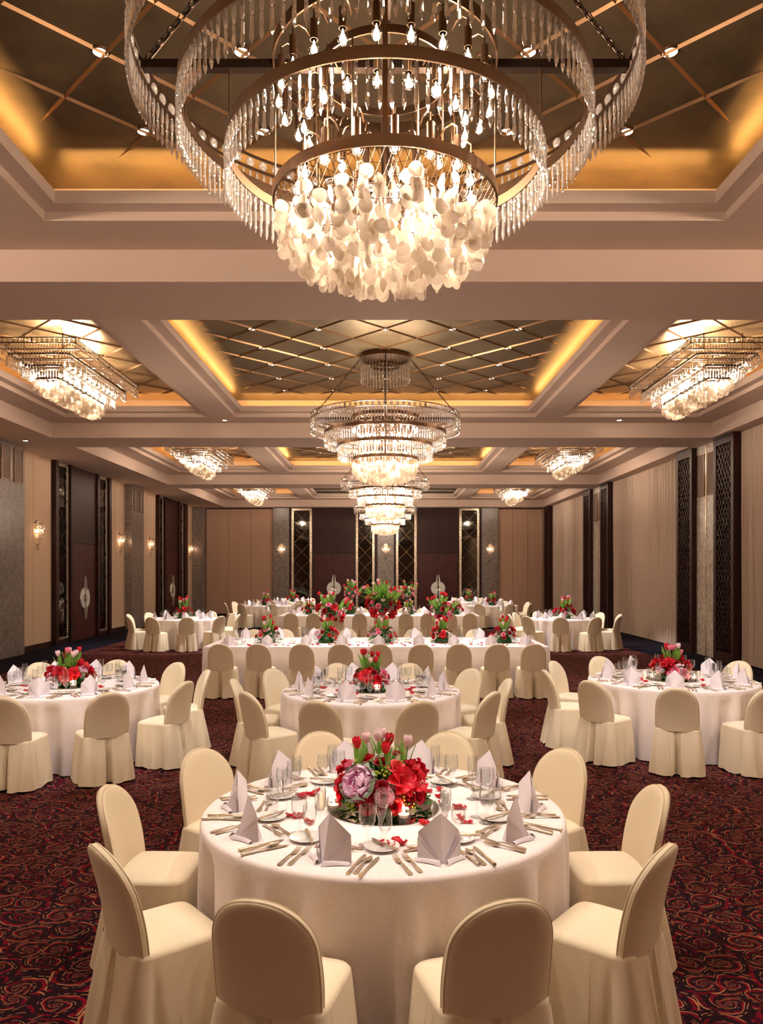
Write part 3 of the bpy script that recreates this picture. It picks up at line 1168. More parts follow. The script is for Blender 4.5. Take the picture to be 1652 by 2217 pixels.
def round_chandelier(i):
    y = CH_Y[i]
    r = thing('crystal_chandelier', ROUND_LABEL[i], 'chandelier', (0, y, 0), 0, 'round ring chandeliers along the centre line')
    obj('canopy', RP['canopy'], r)
    for k in range(4):
        obj('chain', RP['chain%d' % k], r)
        obj('metal_ring' if k else 'bead_ring', RP['ring%d' % k], r)
    obj('inner_ring', RP['inner'], r)
    obj('crossbar', RP['crossbar'], r)
    obj('hanger', RP['hanger'], r)
    obj('wire_net', RP['net'], r)
    if i < 2:
        for k in range(84):
            a = 2 * PI * k / 84
            obj('octagon_bead', BEAD, r, (1.272 * math.cos(a), 1.272 * math.sin(a), 4.601), (0, 0, a + PI / 2))
    else:
        obj('bead_row', RP['beads'], r, kind='stuff')
    obj('canopy_crystal', RP['canopy_crystals'], r, kind='stuff')
    if i < 2:
        big, rest = split_largest(CRY_POS, y, 100)
        for x, yy, z, a in big:
            obj('crystal_drop', CRYS, r, (x, yy, z), (0, 0, a))
        obj('crystal_curtain', crystals_joined(rest), r, kind='stuff')
        big, rest = split_largest(DISC_POS, y, 100)
        for x, yy, z, a, k in big:
            obj('shell_disc', DISCS[k], r, (x, yy, z), (0, 0, a))
        obj('shell_bowl', discs_joined(rest), r, kind='stuff')
    else:
        obj('crystal_curtain', _all_c, r, kind='stuff')
        obj('shell_bowl', _all_d, r, kind='stuff')
    for x, yy, z, a in BULB_POS:
        s = obj('lamp_socket', SOCKET, r, (x, yy, z), (0, 0, a + PI / 2))
        if i < 2:
            obj('bulb', BULB, s)
        else:
            s.name = 'bulb'
            s.data = BULB
    return r


for i in range(4):
    round_chandelier(i)

# ------------------------------------------------------------------ long rectangular chandeliers
RT = [(.64, 1.50, 5.41, .09), (.483, 1.31, 5.29, .03), (.33, 1.15, 5.15, .03), (.205, .98, 5.00, .03)]


def rect_ring(b, hw, hl, z0, z1, c=.05, t=.01):
    def loop(d):
        w, l, k = hw - d, hl - d, c
        return [(-w + k, -l), (w - k, -l), (w, -l + k), (w, l - k), (w - k, l), (-w + k, l), (-w, l - k), (-w, -l + k)]
    A, B = loop(0), loop(t)
    n = 8
    vs = [(x, y, z) for z in (z0, z1) for (x, y) in A] + [(x, y, z) for z in (z0, z1) for (x, y) in B]
    fs = []
    for i in range(n):
        j = (i + 1) % n
        fs += [(i, j, n + j, n + i), (2 * n + j, 2 * n + i, 3 * n + i, 3 * n + j), (i, 2 * n + i, 2 * n + j, j), (n + i, n + j, 3 * n + j, 3 * n + i)]
    b.add(vs, fs)


def rect_loop_pos(hw, hl, step, z):
    P = []
    for s in (-1, 1):
        n = int(2 * hl / step)
        P += [(s * hw, -hl + 2 * hl * (i + .5) / n, z, 0) for i in range(n)]
        n = int(2 * hw / step)
        P += [(-hw + 2 * hw * (i + .5) / n, s * hl, z, 0) for i in range(n)]
    return P


def rect_parts():
    P = {}
    b = MB()
    hw, hl, z, h = RT[0]
    rect_ring(b, hw, hl, z, z + .014)
    rect_ring(b, hw, hl, z + h - .014, z + h)
    for x, y in ((-hw, -hl + .05), (hw, -hl + .05), (-hw, hl - .05), (hw, hl - .05), (-hw, 0), (hw, 0), (0, -hl), (0, hl)):
        b.box(x - .006, x + .006, y - .006, y + .006, z, z + h)
    P['r0'] = b.mesh('bead_frame', M['darkmetal'], False)
    for k in (1, 2, 3):
        b = MB()
        hw, hl, z, h = RT[k]
        rect_ring(b, hw, hl, z, z + h)
        P['r%d' % k] = b.mesh('metal_frame', M['darkmetal'], False)
    b = MB()
    for y in (-1.1, -.55, 0, .55, 1.1):
        b.box(-.64, .64, y - .02, y + .02, 5.42, 5.44)
    for y in (-.9, -.45, 0, .45, .9):
        b.box(-.483, .483, y - .014, y + .014, 5.30, 5.312)
        b.box(-.33, .33, y - .014, y + .014, 5.16, 5.172)
        b.box(-.205, .205, y - .012, y + .012, 5.01, 5.02)
    for y in (-1.1, 0, 1.1):
        for x in (-.3, .3):
            b.tube([(x, y, ZP), (x, y, 5.43)], .008, 6)
    for y in (-.9, .9):
        for x in (-.15, .15):
            b.tube([(x, y, 5.43), (x, y, 5.01)], .006, 5)
    P['frame'] = b.mesh('cross_bars', M['bronze'], False)
    b = MB()
    t = MB()
    t.ball((0, 0, 0), .031, 8, 5, 0, (1, .45, 1))
    for x, y, z, a in rect_loop_pos(.635, 1.49, .072, RT[0][2] + .045):
        rot = PI / 2 if abs(x) > .63 else 0
        merge(b, t, Matrix.Translation((x, y, z)) @ Matrix.Rotation(rot, 4, 'Z'))
    P['beads'] = b.mesh('bead_row', M['crystal'], False)
    return P


RX = rect_parts()
RC_POS = []
for hw, hl, z, h in RT[:3]:
    RC_POS += rect_loop_pos(hw, hl, .042, z)
RB_POS = []
for z, hw, n in ((5.24, .34, 12), (5.10, .2, 11), (4.97, .08, 10)):
    for s in (-1, 1):
        L = 1.12 if z > 5.2 else .95
        RB_POS += [(s * hw, -L + 2 * L * i / (n - 1), z, 0 if s < 0 else PI) for i in range(n)]
RD_POS = []
for ix in range(-3, 4):
    for iy in range(30):
        x, y = ix * .062 + q_.uniform(-.02, .02), -.95 + iy * .0655 + q_.uniform(-.02, .02)
        for j in range(4 if abs(ix) < 3 else 3):
            RD_POS.append((x, y, 4.985 - .052 * j - .03 * (2.6 - abs(ix)) * .5 + q_.uniform(-.015, .015), q_.uniform(0, PI), q_.randrange(5)))


def rect_crystals(pos):
    b = MB()
    src = crystal_mb(.86, 5)
    for x, y, z, a in pos:
        merge(b, src, Matrix.Translation((x, y, z)))
    return b.mesh('crystal_fringe', M['crystal'], True, 25)


CRYS_S = crystal_mb(.86, 5).mesh('crystal_drop_short', M['crystal'], True, 25)
_rall, _dall = rect_crystals(RC_POS), discs_joined(RD_POS)


def rect_chandelier(x0, y0, label, detail):
    r = thing('rectangular_chandelier', label, 'chandelier', (x0, y0, 0), 0, 'long chandeliers in the side coffers')
    for k in range(4):
        obj('metal_frame' if k else 'bead_frame', RX['r%d' % k], r)
    obj('cross_bar', RX['frame'], r)
    obj('bead_row', RX['beads'], r, kind='stuff')
    if detail:
        big, rest = split_largest(RC_POS, y0, 100, x0)
        for x, y, z, a in big:
            obj('crystal_drop', CRYS_S, r, (x, y, z))
        obj('crystal_fringe', rect_crystals(rest), r, kind='stuff')
        big, rest = split_largest(RD_POS, y0, 100, x0)
        for x, y, z, a, k in big:
            obj('shell_disc', DISCS[k], r, (x, y, z), (0, 0, a))
        obj('shell_cluster', discs_joined(rest), r, kind='stuff')
    else:
        obj('crystal_fringe', _rall, r, kind='stuff')
        obj('shell_cluster', _dall, r, kind='stuff')
    for x, y, z, a in RB_POS if detail else RB_POS[::3]:
        obj('bulb', BULB, r, (x, y, z))
    return r


RECT_AT = [(-5.31, 13.05, 'long stepped crystal chandelier under the first gold coffer on the door side', True),
           (5.25, 13.05, 'long stepped crystal chandelier under the first gold coffer on the curtain side', True),
           (-5.31, 22.2, 'long stepped crystal chandelier, second of three along the door side', False),
           (5.25, 22.2, 'long stepped crystal chandelier, second of three along the curtain side', False),
           (-5.31, 31.3, 'small far long chandelier, last of three along the door side', False),
           (5.25, 31.3, 'small far long chandelier, last of three along the curtain side', False)]
for a in RECT_AT:
    rect_chandelier(*a)
# ================================================================== CHAIRS
def chair_meshes():
    P = {}
    HW, ZB, ZA, HT = .198, .43, .655, .205

    def back(u, v):
        # u runs round the closed section, v from seat to crown
        if v < .4:
            z, hw, k = ZB + (ZA - ZB) * v / .4, HW * (1 + .02 * math.sin(v / .4 * PI)), 1
        else:
            ph = (v - .4) / .6 * PI / 2
            z, hw = ZA + HT * math.sin(ph), HW * max(math.cos(ph), 1e-5) ** .9
            k = max(0, 1 - math.sin(ph) ** 12) ** .5
        a = 2 * PI * u
        cx, sy = math.cos(a), math.sin(a)
        x = hw * (abs(cx) ** .55) * (1 if cx > 0 else -1)
        t = .032 * (abs(sy) ** .6) * (1 if sy > 0 else -1) * (.25 + .75 * k)
        xn = x / HW
        y = -.175 - (z - ZB) * .22 + t + .035 * xn * xn + .012 * math.sin((z - ZB) / .42 * PI)
        return (x, y, z)
    b = MB()
    b.grid(40, 26, back, 0, True)
    P['backrest'] = b.mesh('chair_backrest', M['chair'], True, 70)
    b = MB()
    for side in (1, -1):
        pts = []
        for i in range(41):
            s = -1 + 2 * i / 40
            v = 1 - abs(s)
            v = min(v, .972)
            x0 = back(0.0 if s > 0 else .5, v)
            pts.append((x0[0] * .99, x0[1] + side * .012, x0[2]))
        b.tube(pts, .0035, 5)
    P['piping'] = b.mesh('chair_piping', M['piping'])

    N = 168
    # angles that walk the outline evenly, closer together at the back pleat
    tab, acc, prev = [], 0, None
    for k in range(4001):
        a = 2 * PI * k / 4000 - PI / 2
        c, sn = math.cos(a), math.sin(a)
        p = (.22 * abs(c) ** (2 / 6) * (1 if c > 0 else -1), .20 * abs(sn) ** (2 / 6) * (1 if sn > 0 else -1))
        if prev:
            wgt = 3.5 if (p[1] < -.15 and abs(p[0]) < .07) else 1.0
            acc += wgt * math.hypot(p[0] - prev[0], p[1] - prev[1])
        tab.append((acc, a))
        prev = p
    ANG, kk = [], 0
    for i in range(N):
        while tab[kk][0] < acc * i / N:
            kk += 1
        ANG.append(tab[kk][1])

    def per(i, hx, y0, y1, e):
        a = ANG[int(round(i)) % N]
        c, s = math.cos(a), math.sin(a)
        x = hx * abs(c) ** (2 / e) * (1 if c > 0 else -1)
        yc, hy = (y0 + y1) / 2, (y1 - y0) / 2
        return x, yc + hy * abs(s) ** (2 / e) * (1 if s > 0 else -1)
    b = MB()
    rows = [(0.0, .468), (.35, .468), (.65, .465), (.85, .460), (.95, .453), (1.0, .440), (1.005, .425)]

    def seat(u, v):
        j = min(int(round(v * (len(rows) - 1))), len(rows) - 1)
        s, z = rows[j]
        x, y = per(u * N, .212, -.19, .205, 7)
        return (x * max(s, .001), .0125 + (y - .0125) * max(s, .001), z + .012 * max(0, 1 - (x * s / .21) ** 2) * max(0, 1 - (y * s / .22) ** 2))
    b.grid(N, len(rows) - 1, seat, 0, True)
    P['seat'] = b.mesh('chair_seat', M['chair'], True, 60)
    b = MB()

    def skirt(u, v):
        h = 1 - v                      # 0 at the seam, 1 at the hem
        h = v
        i = u * N
        x, y = per(i, .214 + .045 * h, -.195 - .065 * h, .206 + .018 * h, 7 - 2.4 * h)
        z = .436 - (.436 - .016) * h
        # inverted pleat in the middle of the back
        if y < 0:
            g = math.exp(-(x / (.010 + .016 * h)) ** 2) * min(1, h * 2.5)
            y += .085 * g * (.35 + .65 * h)
            y -= .012 * h * math.exp(-((abs(x) - .05) / .03) ** 2)
            e = math.exp(-((abs(x) - .175) / .035) ** 2) * h
            y -= .030 * e
        # corner pleats on the sides, at the back
        if abs(x) > .17:
            gy = math.exp(-((y + .115) / (.012 + .02 * h)) ** 2) * h
            x *= 1 - .16 * gy
            x *= 1 + .05 * h * math.exp(-((y + .19) / .05) ** 2) + .03 * h * math.exp(-((y - .18) / .06) ** 2)
        w = .005 * h * math.sin(i * .34) + .003 * h * math.sin(i * .8 + 1)
        d = math.hypot(x, y) + 1e-6
        x, y = x * (1 + w / d), y * (1 + w / d)
        z += (.007 * math.sin(i * .25) + .004 * math.sin(i * .7)) * h ** 3
        return (x, y, z)
    b.grid(N, 12, skirt, 0, True)
    P['skirt'] = b.mesh('chair_skirt', M['chair'], True, 70)
    b = MB()
    b.tube([(0, 0, 0), (0, 0, .40)], .012, 8)
    P['leg'] = b.mesh('chair_leg', M['chrome'])
    return P


CHP = chair_meshes()
_crn = random.Random(3)


def chair(x, y, face, label, group, detail):
    """face = heading of the sitter (angle of +Y local)"""
    r = thing('banquet_chair', label, 'chair', (x, y, 0), face - PI / 2, group)
    bk = obj('backrest', CHP['backrest'], r)
    if detail:
        obj('piping', CHP['piping'], bk)
        for lx in (-.17, .17):
            for ly in (-.16, .17):
                obj('leg', CHP['leg'], r, (lx, ly, 0))
    obj('seat', CHP['seat'], r)
    obj('skirt', CHP['skirt'], r)
    return r


# ================================================================== TABLEWARE MESHES
TW = {}


def strip(b, pts, mi=0, th=.0016):
    """a ribbon: (s along, half width, z) list, made solid"""
    n = len(pts)
    vs = []
    for s_, w, z in pts:
        vs += [(-w, s_, z), (w, s_, z), (w * .9, s_, z + th), (-w * .9, s_, z + th)]
    fs = [(0, 1, 2, 3), ((n - 1) * 4 + 3, (n - 1) * 4 + 2, (n - 1) * 4 + 1, (n - 1) * 4)]
    for i in range(n - 1):
        for k in range(4):
            k2 = (k + 1) % 4
            fs.append((i * 4 + k, i * 4 + k2, i * 4 + 4 + k2, i * 4 + 4 + k))
    b.add(vs, fs, mi)


HANDLE = [(-.100, .007, .001), (-.096, .0105, .002), (-.085, .0105, .003), (-.05, .007, .006), (0, .0045, .009), (.02, .004, .009)]
b = MB()
strip(b, HANDLE, th=.0035)
strip(b, [(.018, .004, .009), (.03, .010, .006), (.045, .0125, .004), (.052, .0125, .005)], th=.002)
for t in range(4):
    x = -.0102 + t * .0068
    c = MB()
    strip(c, [(.050, .0019, .005), (.075, .0018, .007), (.098, .0012, .012)], th=.0018)
    merge(b, c, Matrix.Translation((x, 0, 0)))
TW['fork'] = b.mesh('table_fork', M['silver'], True, 50)
b = MB()
strip(b, HANDLE, th=.0035)
b.grid(10, 6, lambda u, v: ((.0185 * math.sin(PI * min(max(v, .02), .98)) ** .6) * math.cos(PI * u), .018 + .068 * v, .010 - .007 * math.sin(PI * v) * math.sin(PI * u)), 0)
b.grid(10, 6, lambda u, v: ((.0185 * math.sin(PI * min(max(v, .02), .98)) ** .6) * math.cos(PI * u), .018 + .068 * v, .0115 - .007 * math.sin(PI * v) * math.sin(PI * u)), 0)
TW['spoon'] = b.mesh('table_spoon', M['silver'], True, 60)
b = MB()
b.tube([(0, -.115, .006), (0, -.11, .006), (0, -.06, .006), (0, -.01, .006), (0, -.004, .006)], lambda t: .0035 + .0045 * (1 - t) ** .5, 8)
strip(b, [(-.006, .005, .004), (0, .0085, .004), (.06, .0105, .004), (.095, .0085, .004), (.112, .001, .004)], th=.0015)
TW['knife'] = b.mesh('table_knife', M['silver'], True, 50)


def glass(prof, name):
    b = MB()
    b.lathe(prof, 22)
    return b.mesh(name, M['glass'], True, 60)


TW['goblet'] = glass([(.001, .004), (.034, .0), (.036, .002), (.012, .010), (.006, .020), (.0075, .035), (.0055, .05), (.009, .066), (.024, .078), (.033, .098), (.0345, .125), (.0315, .158), (.031, .160), (.0305, .158), (.0335, .125), (.032, .099), (.023, .081), (.001, .072)], 'goblet')
TW['wine'] = glass([(.001, .004), (.031, .0), (.033, .002), (.010, .009), (.005, .02), (.0065, .032), (.005, .048), (.008, .060), (.021, .072), (.028, .09), (.0285, .115), (.0255, .142), (.025, .144), (.0245, .142), (.0275, .115), (.027, .091), (.020, .075), (.001, .066)], 'wine_glass')
TW['flute'] = glass([(.001, .004), (.029, .0), (.031, .002), (.009, .009), (.0045, .02), (.006, .04), (.0042, .062), (.006, .078), (.015, .095), (.0225, .125), (.0245, .16), (.0225, .205), (.0222, .207), (.0217, .205), (.0237, .16), (.0215, .126), (.014, .099), (.001, .085)], 'champagne_flute')
b = MB()
b.lathe([(.001, .004), (.045, .004), (.05, .006), (.078, .013), (.080, .0145), (.078, .016), (.05, .0095), (.045, .007), (.001, .007)], 32)
TW['plate'] = b.mesh('side_plate', M['china'])
b = MB()
b.lathe([(.001, 0), (.022, 0), (.0235, .006), (.019, .03), (.0135, .055), (.0155, .066), (.0165, .076), (.012, .088), (.001, .092)], 20)
TW['shaker'] = b.mesh('shaker', M['china'])


def napkin_mesh(seed):
    q = random.Random(seed)
    b = MB()
    L = lambda p, r, t: Vector(p).lerp(Vector(r), t)
    A, C = (q.uniform(-.004, .004), -.006, .196), (0, -.058, .0)
    for s in (-1, 1):
        S, Bc = (s * .088, .022, .112 + q.uniform(-.006, .006)), (s * .084, .028, 0)
        n = Vector((s * .72, -.69, .05))

        def face(u, v):
            p = L(L(C, Bc, u), L(A, S, u), v)
            return p + n * (.007 * math.sin(PI * u) * (1 - .5 * v))
        b.grid(8, 8, face)
        for off, k in ((.008, 1.0), (.014, .82)):
            # the flap below the slanting fold, from the shoulder down to the crease
            def flap(u, v):
                top = L(C, S, u * .99)
                bot = L(C, Bc, u * .99)
                p = L(bot, top, v * k)
                return p + n * (off + .007 * math.sin(PI * u) * (1 - .3 * v) - .002 * v)
            b.grid(8, 4, flap)
        back = lambda u, v: L(L(Bc, (0, .052, 0), u), L(S, A, u), v) + Vector((0, .010 * math.sin(PI * u) * (1 - v), 0))
        b.grid(6, 6, back)
        tail = lambda u, v: (s * (.016 + .090 * u), -.058 + .060 * u - .034 * v * (1 - .3 * u) + .010 * math.sin(PI * u), .003 + .017 * math.sin(PI * v) * (1 - .45 * u) + .003 * (1 - v))
        b.grid(8, 6, tail)
    return b.mesh('folded_napkin', M['napkin'], True, 35)


TW['napkin'] = [napkin_mesh(s) for s in range(2)]


def petal_piece(seed):
    q = random.Random(seed)
    b = MB()
    c, w = q.uniform(.006, .012), q.uniform(.8, 1.15)
    b.grid(6, 6, lambda u, v: (w * .021 * math.sin(PI * (.06 + .88 * v) ** .8) * (2 * u - 1), .044 * (v - .5), .002 + c * (2 * u - 1) ** 2 + .008 * (v - .45) ** 2 * 4 * q.random() ** .1))
    return b


PET = [petal_piece(s).mesh('loose_petal', M['red'], True, 70) for s in range(3)]
b = MB()
b.lathe([(.034, .0), (.034, .072), (.033, .074), (.0315, .072), (.0315, .006), (.001, .005), (.001, .0), (.034, 0)], 24)
VOT_GLASS = b.mesh('votive_glass', M['glass'])
b = MB()
b.lathe([(.001, .020), (.018, .022), (.026, .034), (.026, .038), (.02, .036), (.001, .035)], 18)
VOT_WAX = b.mesh('votive_candle', M['wax'])
b = MB()
b.lathe([(.0005, .036), (.0055, .044), (.0065, .054), (.0035, .070), (.0004, .084)], 10)
FLAME = b.mesh('candle_flame', M['flame'])


def votive(x, y, z, label, group=None, sc=1.0):
    r = thing('votive_candle', label, 'candle', (x, y, z), 0, group, sc)
    obj('glass_cup', VOT_GLASS, r)
    c = obj('candle', VOT_WAX, r)
    obj('flame', FLAME, c)
    return r


# ================================================================== FLOWERS
def tulip_bloom(mat, seed):
    q = random.Random(seed)
    b = MB()
    H, R = .060, .0235
    for layer in range(2):
        for k in range(3):
            a0 = 2 * PI * (k + .5 * layer) / 3 + q.uniform(-.1, .1)
            Rk = R * (1 - .10 * (1 - layer))
            fl = q.uniform(-.002, .006)

            def fn(u, v):
                s = (2 * u - 1)
                half = 1.15 * max(.02, (1 - v ** 3.2)) ** .6 * min(1, .5 + v * 2)
                r = Rk * (math.sin(PI * (.10 + .66 * v)) ** .75) * (1 - .06 * s * s) + fl * v ** 3
                a = a0 + s * half
                return (r * math.cos(a), r * math.sin(a), H * v * (1 - .03 * s * s))
            b.grid(6, 8, fn)
    return b.mesh('tulip_bloom', mat, True, 80)


def tulip_stem(seed, L=.2):
    q = random.Random(seed)
    b = MB()
    bx, by = q.uniform(-.012, .012), q.uniform(-.012, .012)
    b.tube([(bx * t * t * 2, by * t * t * 2, -L * t) for t in (0, .25, .5, .75, 1)], .0036, 6)
    return b.mesh('tulip_stem', M['tulipleaf'])


def blade(b, base, direc, L, w, bend, mi=0, nv=7):
    base, d = Vector(base), Vector(direc).normalized()
    side = d.cross(Vector((0, 0, 1)))
    side = side.normalized() if side.length > 1e-3 else Vector((1, 0, 0))
    out = Vector((d.x, d.y, 0))
    out = out.normalized() if out.length > 1e-3 else Vector((0, 1, 0))
    nrm = side.cross(d)

    def fn(u, v):
        s = 2 * u - 1
        c = base + d * L * v + out * bend * v * v - Vector((0, 0, abs(bend) * .5 * v ** 3))
        return c + side * s * w * math.sin(PI * min(.98, .10 + .88 * v)) ** .8 + nrm * .25 * w * s * s
    b.grid(2, nv, fn, mi)


def tulip_leaf(seed):
    q = random.Random(seed)
    b = MB()
    for k in range(3):
        a = q.uniform(0, 2 * PI)
        blade(b, (0, 0, -.175), (.22 * math.cos(a), .22 * math.sin(a), 1), q.uniform(.15, .22), .016, q.uniform(.0, .035))
    return b.mesh('tulip_leaf', M['tulipleaf'], True, 70)


def rose(mat, seed):
    q = random.Random(seed)
    b = MB()
    for n, R, H, fl in ((2, .007, .030, .0), (3, .011, .031, .001), (4, .016, .030, .004), (5, .021, .027, .009), (5, .025, .020, .016)):
        a1 = q.uniform(0, 6)
        for k in range(n):
            a0 = a1 + 2 * PI * k / n + q.uniform(-.15, .15)
            hh = H * q.uniform(.92, 1.08)

            def fn(u, v):
                s = 2 * u - 1
                half = (PI / n * 1.25) * (1 - .25 * v ** 4)
                r = R * (.30 + .70 * math.sin(PI / 2 * min(1, v * 1.15))) + fl * v ** 3
                return (r * math.cos(a0 + s * half), r * math.sin(a0 + s * half), hh * v - .004 * s * s * v - (fl * .35 * v ** 5))
            b.grid(5, 5, fn)
    return b.mesh('rose_bloom', mat, True, 80)


def open_flower(mat, seed, R=.09, n=6, w=.036):
    q = random.Random(seed)
    b = MB()
    for layer, m in ((0, n), (1, n)):
        for k in range(m):
            a = 2 * PI * (k + .5 * layer) / m + q.uniform(-.12, .12)
            lift = (.55 if layer else .15) + q.uniform(-.1, .1)
            RR = R * (.85 if layer else 1.0)
            ca, sa = math.cos(a), math.sin(a)

            def fn(u, v):
                s = 2 * u - 1
                r = RR * v * (1 - .15 * lift * v)
                z = .05 * math.sin(PI * .55 * v) * (.6 + lift) - .025 * v ** 3 * (1 - lift)
                ww = w * math.sin(PI * min(.97, .12 + .85 * v) ** 1.1) ** .8
                zz = z + .014 * s * s + .005 * math.sin(7 * v + 4 * s)
                return (ca * r - sa * s * ww, sa * r + ca * s * ww, zz)
            b.grid(4, 7, fn)
    for k in range(6):
        a = 2 * PI * k / 6
        b.tube([(0, 0, .01), (.012 * math.cos(a), .012 * math.sin(a), .05), (.02 * math.cos(a), .02 * math.sin(a), .075)], .0012, 4)
    return b.mesh('open_bloom', mat, True, 80)


def kale(seed):
    q = random.Random(seed)
    b = MB()
    for li, (n, L, lift, w, mats) in enumerate(((3, .050, 1.25, .036, (1, 0)), (4, .072, .98, .050, (1, 0)), (5, .090, .64, .060, (0, 0)), (6, .102, .34, .064, (1, 2)))):
        for k in range(n):
            a = 2 * PI * k / n + li * .7 + q.uniform(-.15, .15)
            ca, sa = math.cos(a), math.sin(a)
            ph = q.uniform(0, 6)
            cl, sl = math.cos(lift), math.sin(lift)

            def fn(u, v):
                s = 2 * u - 1
                e = (v ** 3) + abs(s) ** 3 * v
                ruf = .010 * e * math.sin(11 * u + ph) + .006 * e * math.sin(27 * u + 2 * ph)
                r, z = L * v * cl, L * v * sl
                r -= sl * ruf
                z += cl * ruf + .006 * s * s
                ww = w * min(1, .18 + 1.3 * v) * math.sqrt(max(.02, 1 - .96 * v ** 5))
                r -= cl * .10 * L * s * s * v
                z -= sl * .10 * L * s * s * v
                return (ca * r - sa * s * ww, sa * r + ca * s * ww, z + .005)
            m0, m1 = mats
            b.grid(20, 11, fn, 0, False, (lambda u, v, m0=m0, m1=m1: m1 if (v > .78 or abs(2 * u - 1) > .86) else m0))
    return b.mesh('kale_head', [M['lilac'], M['purple'], M['sage']], True, 170)


def berries(seed):
    q = random.Random(seed)
    b = MB()
    for k in range(11):
        b.ball((q.uniform(-.022, .022), q.uniform(-.022, .022), q.uniform(-.008, .022)), q.uniform(.0055, .0075), 7, 5, 0, (1, 1, 1.2))
    return b.mesh('berry_cluster', M['berry'])


def blossom(mat, seed):
    q = random.Random(seed)
    b = MB()
    for k in range(12):
        c = (q.uniform(-.024, .024), q.uniform(-.024, .024), q.uniform(0, .03))
        for j in range(5):
            a = 2 * PI * j / 5
            b.ball((c[0] + .006 * math.cos(a), c[1] + .006 * math.sin(a), c[2]), .0048, 5, 4, 0, (1, 1, .6))
    return b.mesh('blossom_spray', mat)


def foliage(R, hz, n, seed, low=0.0, full=False):
    q = random.Random(seed)
    b = MB()
    for i in range(n):
        a = q.uniform(0, 2 * PI)
        e = q.uniform(-.6 if full else low, 1.4)
        rr = R * q.uniform(.55, 1.0)
        x, y, z = rr * math.cos(e) * math.cos(a), rr * math.cos(e) * math.sin(a), hz + rr * math.sin(e) * (1 if full else .95)
        d = Vector((math.cos(a) * math.cos(e) + q.uniform(-.6, .6), math.sin(a) * math.cos(e) + q.uniform(-.6, .6), math.sin(e) * .8 + q.uniform(-.5, .5)))
        blade(b, (x, y, max(z, .006)), d, q.uniform(.03, .06), q.uniform(.010, .018), q.uniform(-.01, .02), 0 if q.random() < .45 else 1, 3)
    for v in range(len(b.v)):
        if not full and b.v[v][2] < .004:
            b.v[v] = (b.v[v][0], b.v[v][1], .004)
    # moss core
    b.ball((0, 0, hz * (1 if full else .6)), R * .62, 12, 8, 1, (1, 1, .8 if not full else 1))
    if not full:
        for v in range(len(b.v)):
            if b.v[v][2] < .003:
                b.v[v] = (b.v[v][0], b.v[v][1], .003)
    return b.mesh('foliage', [M['leaf'], M['darkleaf']], True, 70)


FL = {
    'tulip_red': [tulip_bloom(M['scarlet'], s) for s in (1, 2)], 'tulip_deep': [tulip_bloom(M['red'], 5)],
    'tulip_pink': [tulip_bloom(M['palepink'], s) for s in (3, 4)], 'tulip_rose': [tulip_bloom(M['pink'], 6)],
    'stem': [tulip_stem(s) for s in (1, 2, 3)], 'tleaf': [tulip_leaf(s) for s in (1, 2, 3)],
    'rose_red': [rose(M['deepred'], s) for s in (1, 2)], 'rose_scarlet': [rose(M['red'], 7)], 'rose_pink': [rose(M['pink'], 3)], 'rose_pale': [rose(M['roseleaf'], 4)], 'rose_coral': [rose(M['coral'], 5)],
    'lily_red': [open_flower(M['scarlet'], s) for s in (1, 2)], 'lily_deep': [open_flower(M['red'], 3, .075, 6, .032)],
    'kale': [kale(2)], 'berry': [berries(s) for s in (1, 2)], 'blossom_pink': [blossom(M['palepink'], 1)], 'blossom_red': [blossom(M['red'], 2)],
    'leafy': [foliage(.20, .03, 260, s) for s in (1, 2)], 'leafy_ball': [foliage(.20, 0, 260, 4, 0, True)], 'leafy_low': [foliage(.2, .03, 130, 8)],
}
FNAME = {'tulip_red': 'tulip', 'tulip_deep': 'tulip', 'tulip_pink': 'tulip', 'tulip_rose': 'tulip', 'rose_red': 'rose', 'rose_scarlet': 'rose', 'rose_pink': 'rose', 'rose_pale': 'rose',
         'rose_coral': 'rose', 'lily_red': 'amaryllis', 'lily_deep': 'amaryllis', 'kale': 'ornamental_kale', 'berry': 'berry_cluster', 'blossom_pink': 'blossom', 'blossom_red': 'blossom'}
PLAB = {'tulip_red': 'red tulip', 'tulip_deep': 'red tulip', 'tulip_pink': 'pale pink tulip', 'tulip_rose': 'pink tulip', 'rose_red': 'dark red rose', 'rose_scarlet': 'red rose', 'rose_pink': 'pink rose',
        'rose_pale': 'pale pink rose', 'rose_coral': 'coral rose', 'lily_red': 'scarlet amaryllis bloom', 'lily_deep': 'red amaryllis bloom', 'kale': 'purple and lilac kale head', 'berry': 'green berries',
        'blossom_pink': 'pale pink blossom', 'blossom_red': 'red blossom'}


def flower(root, kind, p, sc=1.0, yaw=0, centre=(0, 0, .02), fine=True, lean=.35):
    q = random.Random(int((p[0] * 7919 + p[1] * 104729 + p[2] * 1299709) * 100))
    me = q.choice(FL[kind])
    P, Cn = Vector(p), Vector(centre)
    d = (P - Cn).normalized()
    if kind.startswith('tulip'):
        d = Vector((d.x * lean, d.y * lean, 1)).normalized()
    rot = Vector((0, 0, 1)).rotation_difference(d) @ Quaternion((0, 0, 1), yaw or q.uniform(0, 6))
    o = obj(FNAME[kind], me, root, p, rot, sc)
    o['label'] = PLAB[kind]
    if kind.startswith('tulip'):
        obj('stem', q.choice(FL['stem']), o)
        obj('leaf', q.choice(FL['tleaf']), o)
    return o


